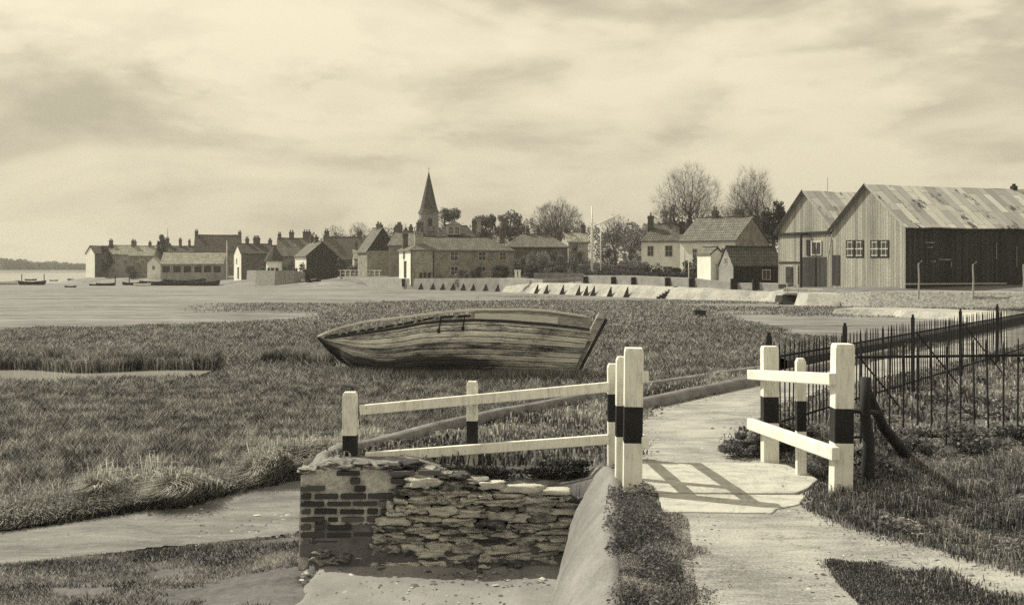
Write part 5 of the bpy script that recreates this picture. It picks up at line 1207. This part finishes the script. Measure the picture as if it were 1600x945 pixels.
# poles
def pole(name, label, cat, px_, D, ytop, ybase, r_, m='timber_pale', group=None):
    x = X(px_, D); z0 = Z(ybase, D); z1 = Z(ytop, D); t = thing(name, label, cat, (x, D, z0), 0, group)
    MB().tube([(0, 0, -.8), (0, 0, (z1 - z0) * .62), (0, 0, z1 - z0)], [r_, r_ * .85, r_ * .5], 7).build('pole', M[m], t, True); return t, z1 - z0
t, h_ = pole('flagpole', 'tall pale flagpole with a raking gaff behind the garden wall', 'flagpole', 925, 127, 322, 424, .16, 'white')
MB().tube([(.3, 0, h_ * .70), (3.2, 0, h_ * .88)], [.11, .08], 5).build('gaff', M['white'], t)
MB().tube([(-.45, 0, h_ * .74), (.45, 0, h_ * .74)], .05, 5).build('crosstree', M['white'], t)
pole('post', 'slim pale pole just right of the tall flagpole', 'pole', 938.5, 127, 350, 422, .08, 'white')
pole('post', 'pale mast beside the long low boat shed', 'pole', 354.5, 222, 376, 432, .11, 'limewash')
pole('mast', 'thin dark mast rising over the dark-roofed terrace', 'pole', 262, 250, 356, 395, .07, 'iron')
pole('post', 'slim post before the dark hedge near the white-fronted house', 'pole', 1070, 108, 386, 425, .06, 'timber_pale')
pole('post', 'short pale post by the garden wall near the small white shed', 'pole', 1076, 106, 412, 428, .05, 'white')
for px_, yt, lb in ((1435, 412, 'leftmost of the crooked fence stakes before the large boathouse'), (1520, 414, 'middle crooked fence stake before the large boathouse'), (1599, 414, 'crooked fence stake at the right edge before the large boathouse')):
    D_ = 73.5; x = X(px_, D_); t = thing('fence_stake', lb, 'stake', (x, D_, -.1), 0, 'crooked stakes before the boathouse')
    MB().tube([(0, 0, -.4), (.05, 0, .9), (.0, 0, Z(yt, D_) + .1), (.25, 0, Z(yt, D_) + .3)], [.07, .06, .05, .035], 6).build('stake', M['timber_pale'], t)

# ---------------------------------------------------------------- small boats
def small_boat():
    t = thing('rowing_boat', 'x', 'boat'); q = MB(); n_ = 10; prof = []
    for i in range(n_ + 1):
        s = i / n_; hb = .75 * math.sin(math.pi * min(.98, .05 + .78 * s)) ** .7; sh = .55 + .25 * abs(s - .45) ** 1.5 * 2
        q.v += [((s - .5) * 4.2, -hb, sh), ((s - .5) * 4.0, -hb * .75, .2), ((s - .5) * 3.7, 0, 0), ((s - .5) * 4.0, hb * .75, .2), ((s - .5) * 4.2, hb, sh)]
    for i in range(n_):
        for k in range(4): q.f.append((5 * i + k, 5 * i + 5 + k, 5 * i + 6 + k, 5 * i + 1 + k))
    q.f.append((50, 51, 52, 53, 54)); q.m = [0] * len(q.f); h = q.build('hull', M['tarred'], t); s2 = h.modifiers.new('s', 'SOLIDIFY'); s2.thickness = .05
    for x in (-.8, .6): MB().box((x, 0, .42), (.28, 1.25, .05)).build('thwart', M['timber_pale'], t)
    return t
sb = small_boat(); first = True
spec_ = [(50, 437, 200, 1.15, .1, 'black', 'long black boat lying on the water in the left foreground of the moorings'), (18, 433, 235, .8, 1.2, 'black', 'dark stubby boat at the far left of the harbour'), (8, 437, 205, 1.2, .0, 'limewash', 'pale boat cut by the left edge of the picture'),
         (48, 430, 290, .7, .2, 'black', 'small dark boat beyond the long black one'), (84, 430.5, 280, .5, .2, 'black', 'tiny dark boat right of the long black one'), (117, 430.5, 285, .9, .0, 'black', 'dark boat moored just left of the leftmost cottage'),
         (110, 448, 168, .42, .1, 'black', 'little dark boat alone out on the open mud at left'), (149, 440, 190, .5, .1, 'black', 'small round dark boat below the leftmost cottage'), (165, 440, 188, .75, .3, 'black', 'dark boat pulled up below the pale leftmost end wall'), (208, 439, 196, .9, .1, 'post_old', 'brown boat below the grey two-storey cottage'),
         (222, 441, 185, .7, -.1, 'limewash', 'pale boat lying among dark ones below the brick cottage'), (243, 440, 190, 1.3, .0, 'post_old', 'long dark boat below the pale pointed gable'), (288, 440, 190, 1.7, .0, 'post_old', 'low barge hull aground below the long boat shed'), (318, 441, 186, 1.3, .05, 'post_old', 'dark hull aground right of the low barge'),
         (489, 437, 176, .7, .8, 'black', 'dark dinghy on the beach beside the stone bastion'), (482, 435, 180, .6, .2, 'limewash', 'pale upturned-looking dinghy touching the bastion'), (387, 432, 205, 1.0, .9, 'limewash', 'pale boat hauled up before the cottage with the pale end wall')]
for (px_, py_, D, s_, rz, m_, lb) in spec_:
    o = sb if first else copy_tree(sb); first = False
    x = X(px_, D); z_ = max(gz(x, D), -1.82); o.location = (x, D, z_ - .03); o.rotation_euler = (0, 0, rz); o.scale = (s_, s_, s_); tag(o, lb, 'boat', 'boats on the harbour shore')
    for ch in o.children:
        if ch.name.startswith('hull') and m_ != 'tarred':
            ch.data = ch.data.copy(); ch.data.materials[0] = M[m_]
for px_, D, yt, lb in ((34, 230, 428, 'mooring post left of the far dark boat'), (69, 230, 428, 'mooring post standing in the water at far left'), (180, 196, 429, 'thin stake below the grey two-storey cottage'), (202, 200, 430, 'second thin stake, below the brick cottage')):
    x = X(px_, D); o = MB().tube([(0, 0, -.6), (0, 0, Z(yt, D) + 1.8)], .09, 6).build('mooring_post', M['post_old']); o.location = (x, D, -1.85); tag(o, lb, 'post', 'mooring posts')

# ---------------------------------------------------------------- trees
def skeleton(root, C, Rr, n, seed, k_path=.25, low=-.55, surf=.45, r_tip=.012, pw=.46, split=None):
    """limbs grown to points spread through a crown; returns nodes, parents, radii"""
    rg = np.random.default_rng(seed); C = np.array(C, float); Rr = np.array(Rr, float); root = np.array(root, float)
    q = rg.normal(size=(n * 4, 3)); q /= np.linalg.norm(q, axis=1)[:, None]; q = q[q[:, 2] > low][:n]; q *= rg.uniform(0, 1, (len(q), 1)) ** surf
    lum = 1 + .13 * np.sin(q[:, :1] * 7 + seed) * np.cos(q[:, 1:2] * 6) ; P = C + q * Rr * lum
    sp = root + np.array([0, 0, .0]) if split is None else np.array(split, float)
    nodes = [root, root * .5 + sp * .5, sp]; par = [-1, 0, 1]; plen = [0, np.linalg.norm(sp - root) / 2, np.linalg.norm(sp - root)]
    order = np.argsort(np.linalg.norm(P - sp, axis=1)); N = np.zeros((len(P) * 3 + 10, 3)); PL = np.zeros(len(N)); cnt = 3
    N[:3] = nodes; PL[:3] = plen; par = list(par)
    for i in order:
        p = P[i]; d = np.linalg.norm(N[2:cnt] - p, axis=1); cost = d + k_path * PL[2:cnt]; j = int(np.argmin(cost)) + 2; dj = d[j - 2]
        if dj > .9:
            mid = (N[j] + p) / 2; mid[2] -= .06 * dj * 0; mid += rg.normal(size=3) * .05 * dj; out = p - C; mid[2] += .05 * dj
            N[cnt] = mid; PL[cnt] = PL[j] + dj / 2; par.append(j); cnt += 1; j = cnt - 1; dj /= 2
        N[cnt] = p; PL[cnt] = PL[j] + dj; par.append(j); cnt += 1
    load = np.ones(cnt)
    for i in range(cnt - 1, 0, -1):
        load[par[i]] += load[i]
    return N[:cnt], par, r_tip * load ** pw
def bare_tree(label, px_, D, x0, x1, ytop, ybase, n, seed, trunk_frac=.22, r_tip=.014, group=None, twl=.7, ntw=3, name='bare_tree', low=-.35, leafy=None, ymid=None, kp=.25, pw=.44):
    x = X(px_, D); zb = gz(x, D); top = Z(ytop, D) - zb; h = top; lo = (Z(ybase, D) - zb)
    t = thing(name, label, 'tree', (x, D, zb - .1), 0, group)
    rx = (x1 - x0) / 2 * D / F; cxo = X((x0 + x1) / 2, D) - x
    cz = lo + (h - lo) * (.45 if ymid is None else ymid); Rz = h - cz
    nd, par, rad = skeleton((0, 0, 0), (cxo, 0, cz), (rx * .92, rx * .8, Rz * .93), n, seed, kp, low, .5, r_tip, pw, (0, 0, max(.8, lo + (h - lo) * trunk_frac * .4)))
    tr_ = MB(); cr2 = MB()
    thick = max(rad) * .33
    for i in range(1, len(nd)):
        a, b = nd[par[i]], nd[i]; ra, rb_ = min(rad[par[i]], rad[i] * 1.25), rad[i]
        if par[i] == 0: ra = rad[0] * 1.3
        (tr_ if rb_ > thick else cr2).tube([a, b], [ra, rb_], 6 if rb_ > .06 else 3, 1 if (rb_ > .028 and rb_ <= thick) else 0, False)
    rg = np.random.default_rng(seed + 5); C = np.array([cxo, 0, lo])
    tips = np.arange(3, len(nd)); tips = tips[rad[3:] < r_tip * 2.6]
    tw = []
    for i in tips:
        out = nd[i] - C; out /= np.linalg.norm(out) + 1e-6
        for _ in range(ntw):
            d = out + rg.normal(size=3) * .45; d /= np.linalg.norm(d); e_ = nd[i] + d * twl * rg.uniform(.5, 1.2); s = np.cross(d, [.3, 1, .2]); s = s / np.linalg.norm(s) * r_tip * .9
            m_ = (nd[i] + e_) / 2 + rg.normal(size=3) * .06
            b = len(cr2.v); cr2.v += [tuple(nd[i] - s), tuple(nd[i] + s), tuple(m_ + s * .7), tuple(m_ - s * .7), tuple(e_)]; cr2.f += [(b, b + 1, b + 2, b + 3), (b + 3, b + 2, b + 4)]; cr2.m += [0, 0]
    tr_.build('trunk', M['bark'], t); cr2.build('crown', [M['twig'], M['bark']], t)
    return t
bare_tree('tall bare elm with fanned limbs behind the white houses, the larger of two', 1077, 136, 1018, 1135, 255, 388, 1700, 1, .02, .0046, 'tall bare elms', 1.4, 7, kp=.32, pw=.64, low=-.35, ymid=.40)
bare_tree('tall bare elm nearer the boathouses, the narrower of two', 1178, 138, 1132, 1214, 260, 384, 1400, 4, .05, .0046, 'tall bare elms', 1.4, 7, kp=.32, pw=.64, low=-.35, ymid=.40)
bare_tree('broad dome-shaped bare tree behind the hip-roofed house', 869, 196, 824, 917, 310, 385, 2200, 7, .03, .0085, None, 1.0, 6, low=-.35, kp=.5, pw=.54, ymid=.3)
bare_tree('thin bare tree right of the flagpole', 962, 165, 935, 990, 333, 405, 700, 8, .1, .011, 'small bare trees', .7, 3)
bare_tree('low bare tree between the flagpole and the white house', 992, 160, 972, 1018, 352, 408, 600, 9, .1, .011, 'small bare trees', .6, 3)
bare_tree('faint bare tree left of the tarred-gable brick house', 562, 235, 540, 582, 344, 392, 420, 10, .1, .012, 'small bare trees', .8, 3)
bare_tree('bare tree between the tarred-gable brick house and the spire', 618, 230, 596, 650, 346, 396, 600, 11, .1, .012, 'small bare trees', .8, 3)
bare_tree('faint bare tree above the dark slate roof', 520, 245, 500, 545, 350, 392, 350, 12, .1, .012, 'small bare trees', .8, 3)
bare_tree('low bare tree left of the narrower elm', 1140, 150, 1118, 1160, 318, 390, 420, 13, .1, .010, 'small bare trees', .6, 3)
def leafy_tree(label, px_, D, x0, x1, ytop, ybase, n, seed, m='leaf_dark', size=.28, clumps=16, group=None, name='evergreen_tree', tone0=0, flat=1.0):
    x = X(px_, D); zb = gz(x, D); top = Z(ytop, D) - zb; lo = Z(ybase, D) - zb
    t = thing(name, label, 'tree', (x, D, zb - .1), 0, group); rx = (x1 - x0) / 2 * D / F; cxo = X((x0 + x1) / 2, D) - x
    leaves('crown', (cxo, 0, (top + lo) / 2), (rx, rx * .8, (top - lo) / 2), n, size, M[m], t, seed, flat, .55, tone0, clumps)
    q = MB(); r_ = random.Random(seed); q.tube([(0, 0, 0), (cxo * .4, 0, lo + (top - lo) * .3), (cxo * .8, 0, top * .92)], [.3, .2, .05], 6)
    for k in range(9):
        a = r_.uniform(0, 6.28); z_ = lo + (top - lo) * r_.uniform(.1, .8); e_ = rx * r_.uniform(.6, .95); q.tube([(cxo * .5, 0, z_ * .95), (cxo + math.cos(a) * e_, math.sin(a) * e_ * .8, z_ + .1 * e_)], [.1, .03], 4)
    q.build('trunk', M['bark'], t); return t
leafy_tree('cedar leaning out from the right side of the church tower', 690, 226, 682, 722, 316, 352, 2600, 21, 'leaf_dark', .16, 22, flat=.6)
leafy_tree('dark evergreen left of two behind the long house', 760, 200, 738, 776, 330, 378, 4200, 22, 'leaf_mid', .2, 30, 'evergreens behind the long house')
leafy_tree('dark spiky evergreen right of two behind the long house', 798, 200, 774, 820, 330, 378, 4200, 23, 'leaf_mid', .2, 30, 'evergreens behind the long house')
leafy_tree('dark pointed evergreen beside the narrower bare elm', 1208, 132, 1185, 1232, 315, 380, 3200, 24, 'leaf_dark', .22, 18)
leafy_tree('small dark evergreen in front of the larger bare elm', 1048, 150, 1032, 1062, 318, 352, 700, 25, 'leaf_mid', .12, 14)
leafy_tree('tall narrow dark cypress among the chimneys at far left', 252, 256, 245, 260, 368, 400, 900, 26, 'leaf_dark', .28, 8)
leafy_tree('ivy-covered tree touching the roof of the leftmost cottages', 166, 255, 158, 176, 380, 396, 700, 27, 'leaf_dark', .25, 7)
leafy_tree('dark ivy-clad thicket on the wall of the leftmost cottage', 167, 254, 158, 177, 392, 428, 1300, 29, 'leaf_dark', .25, 10)
leafy_tree('grey twiggy tree behind the dormered house', 676, 205, 655, 740, 350, 392, 2200, 28, 'leaf_mid', .22, 18, tone0=-.1)
# shrubs between the houses and along the walls
shr = [(812, 147, 26, 398, 424, 'leaf_mid', 'grey shrub nearest the right end of the long house'), (842, 145, 36, 392, 424, 'leaf_pale', 'pale bare shrub below the hip-roofed house'), (872, 148, 34, 388, 420, 'leaf_mid', 'tall grey shrub left of the flagpole'), (900, 152, 30, 374, 420, 'leaf_mid', 'tall twiggy shrub just left of the flagpole'),
       (780, 143, 30, 412, 428, 'leaf_dark', 'dark low bush against the right end of the long house'), (748, 141.5, 30, 415, 430, 'leaf_dark', 'dark low bush under the right-hand windows of the long house'), (722, 142, 22, 420, 431, 'leaf_mid', 'small grey bush below the middle of the long house'), (830, 138, 34, 411, 427, 'leaf_dark', 'dark low bush behind the paling fence end'),
       (868, 136, 34, 410, 426, 'leaf_mid', 'low bush behind the middle of the paling fence'), (950, 150, 34, 378, 420, 'leaf_mid', 'tall shrub right of the flagpole'), (985, 148, 34, 384, 418, 'leaf_mid', 'shrub left of the white two-storey house'), (1000, 140, 22, 396, 408, 'leaf_pale', 'pale rounded shrub beside the white two-storey house'),
       (1085, 112, 34, 398, 430, 'leaf_mid', 'grey shrub before the white-fronted house'), (1020, 128, 36, 408, 424, 'leaf_dark', 'dark bush before the white two-storey house'), (1068, 116, 36, 410, 430, 'leaf_dark', 'dark bush left of the small white shed'), (455, 187, 26, 408, 424, 'leaf_dark', 'dark bush right of the conical-roofed hut'),
       (478, 186, 22, 410, 424, 'leaf_dark', 'dark bush before the tarred gable cottage'), (205, 246, 20, 412, 425, 'leaf_dark', 'dark round bush before the grey and brick cottages'), (905, 160, 40, 392, 415, 'leaf_mid', 'wide shrub mass behind the flagpole'), (560, 190, 30, 412, 424, 'leaf_mid', 'grey shrub below the slate-roofed house'),
       (532, 188, 16, 404, 424, 'leaf_dark', 'dark bush right of the tarred gable cottage')]
for i, (px_, D, wpx, yt, yb, m_, lb) in enumerate(shr):
    x = X(px_, D); z0 = gz(x, D); h = Z(yt, D) - z0; rx = wpx / 2 * D / F * 1.1
    bush(lb, x, D, rx, rx * .7, max(h, .8), 1500, .13, m_, 'shrubs behind the sea wall', 100 + i, 'shrub', z0 - .05, -.05, 16)
def hedge(label, pa, Da, pb, Db, yt, D_h, n, m='leaf_dark', seed=1, wd=.9):
    a = Vector((X(pa, Da), Da, 0)); b = Vector((X(pb, Db), Db, 0)); c = (a + b) / 2; z0 = gz(c.x, c.y); h = Z(yt, c.y) - z0; L_ = (b - a).length
    t = thing('hedge', label, 'hedge', (c.x, c.y, z0), math.atan2((b - a).y, (b - a).x)); rg = np.random.default_rng(seed)
    P_ = np.stack([rg.uniform(-L_ / 2, L_ / 2, n), rg.uniform(-wd / 2, wd / 2, n), rg.uniform(-.1, 1, n) ** .7 * h], 1) if False else np.stack([rg.uniform(-L_ / 2, L_ / 2, n), rg.uniform(-wd / 2, wd / 2, n), rg.uniform(0, 1, n) ** .7 * h], 1)
    P_[:, 2] *= (.85 + .3 * fbm(P_[:, 0], P_[:, 0] * 0, .8, 3, seed))
    av = rg.normal(size=(n, 3)); av /= np.linalg.norm(av, axis=1)[:, None]; bv_ = np.cross(av, rg.normal(size=(n, 3))); bv_ /= np.linalg.norm(bv_, axis=1)[:, None]; s = .12 * rg.uniform(.5, 1.3, (n, 1))
    V_ = np.stack([P_ - av * s, P_ + bv_ * s * .6, P_ + av * s, P_ - bv_ * s * .6], 1).reshape(-1, 3)
    npmesh('foliage', V_, np.arange(4 * n).reshape(n, 4), M[m], t, {'tone': np.repeat(np.clip(rg.beta(1.3, 2.6, n), 0, 1), 4)}); return t
hedge('long clipped dark hedge behind the garden wall', 912, 126, 1092, 106, 424.5, 0, 6500, 'leaf_dark', 3)
hedge('taller grey hedge in the gardens behind the clipped dark one', 905, 134, 1010, 127, 412, 0, 4500, 'leaf_mid', 4, 1.6)
# trees crowded behind the village read as one low mass
def wood(name, pts, n, size, m, hmin, seed, depth=6):
    rg = np.random.default_rng(seed); P_ = []
    pts = np.array(pts, float); k = rg.uniform(0, 1, n); px_ = np.interp(k, np.linspace(0, 1, len(pts)), pts[:, 0]); D = np.interp(px_, pts[:, 0], pts[:, 1]) + rg.uniform(-depth, depth, n)
    yt = np.interp(px_, pts[:, 0], pts[:, 2]); yb = np.interp(px_, pts[:, 0], pts[:, 3]); lump = fbm(px_, px_ * 0, .12, 4, seed)
    zt = CH - (yt + (.45 - lump) * 16 * np.abs(yb - yt) / 30 - HY) * D / F; zb = CH - (yb - HY) * D / F; z = zb + (zt - zb) * rg.uniform(0, 1, n) ** .7
    P_ = np.stack([(px_ - CX) / F * D, D, z], 1); av = rg.normal(size=(n, 3)); av /= np.linalg.norm(av, axis=1)[:, None]; bv_ = np.cross(av, rg.normal(size=(n, 3))); bv_ /= np.linalg.norm(bv_, axis=1)[:, None]; s = size * rg.uniform(.5, 1.3, (n, 1))
    V_ = np.stack([P_ - av * s, P_ + bv_ * s * .5, P_ + av * s, P_ - bv_ * s * .5], 1).reshape(-1, 3)
    o = npmesh(name, V_, np.arange(4 * n).reshape(n, 4), M[m], None, {'tone': np.repeat(np.clip(rg.beta(1.3, 2.2, n) + (lump - .45) * .5, 0, 1), 4)}); return tag(o, kind='stuff')
wood('village_trees', [(480, 290, 372, 425), (560, 270, 366, 425), (640, 262, 362, 425), (760, 255, 358, 425), (830, 250, 352, 420), (930, 220, 360, 420), (1010, 200, 352, 418), (1075, 190, 345, 410), (1110, 190, 338, 410), (1140, 190, 346, 410), (1230, 180, 350, 410)], 26000, .30, 'leaf_mid', 0, 50, 12)
wood('far_woods', [(-500, 900, 396, 425), (-200, 900, 403, 425), (0, 900, 407, 425), (30, 900, 406, 425), (50, 900, 411, 425), (90, 900, 411, 425), (140, 900, 413, 425), (230, 900, 412, 425), (420, 900, 412, 425), (700, 900, 410, 425), (1100, 900, 408, 425), (1700, 900, 400, 425), (2400, 900, 398, 425)], 60000, 1.1, 'leaf_mid', 0, 51, 25)
q = MB(); q.add([(-1500, 820, -1.9), (2000, 820, -1.9), (2000, 860, -.4), (-1500, 860, -.4), (2000, 1800, 2), (-1500, 1800, 2)], [(0, 1, 2, 3), (3, 2, 4, 5)])
tag(q.build('far_shore', noisy('far_field', .10, .2, .05), None), kind='structure')

# the air: thin even haze round everything
hz = MB(); hz.add([(-2600, -60, -4), (2600, -60, -4), (2600, 2400, -4), (-2600, 2400, -4), (-2600, -60, 40), (2600, -60, 40), (2600, 2400, 40), (-2600, 2400, 40)],
       [(3, 2, 1, 0), (4, 5, 6, 7), (0, 1, 5, 4), (1, 2, 6, 5), (2, 3, 7, 6), (3, 0, 4, 7)])
hm_ = bpy.data.materials.new('haze'); hm_.use_nodes = True; ht_ = hm_.node_tree; ht_.nodes.clear()
pv = ht_.nodes.new('ShaderNodeVolumePrincipled'); pv.inputs['Density'].default_value = .0003; pv.inputs['Color'].default_value = (.95, .93, .88, 1); pv.inputs['Anisotropy'].default_value = .2
oo = ht_.nodes.new('ShaderNodeOutputMaterial'); ht_.links.new(pv.outputs[0], oo.inputs['Volume'])
hzo = hz.build('haze', hm_); tag(hzo, kind='stuff')
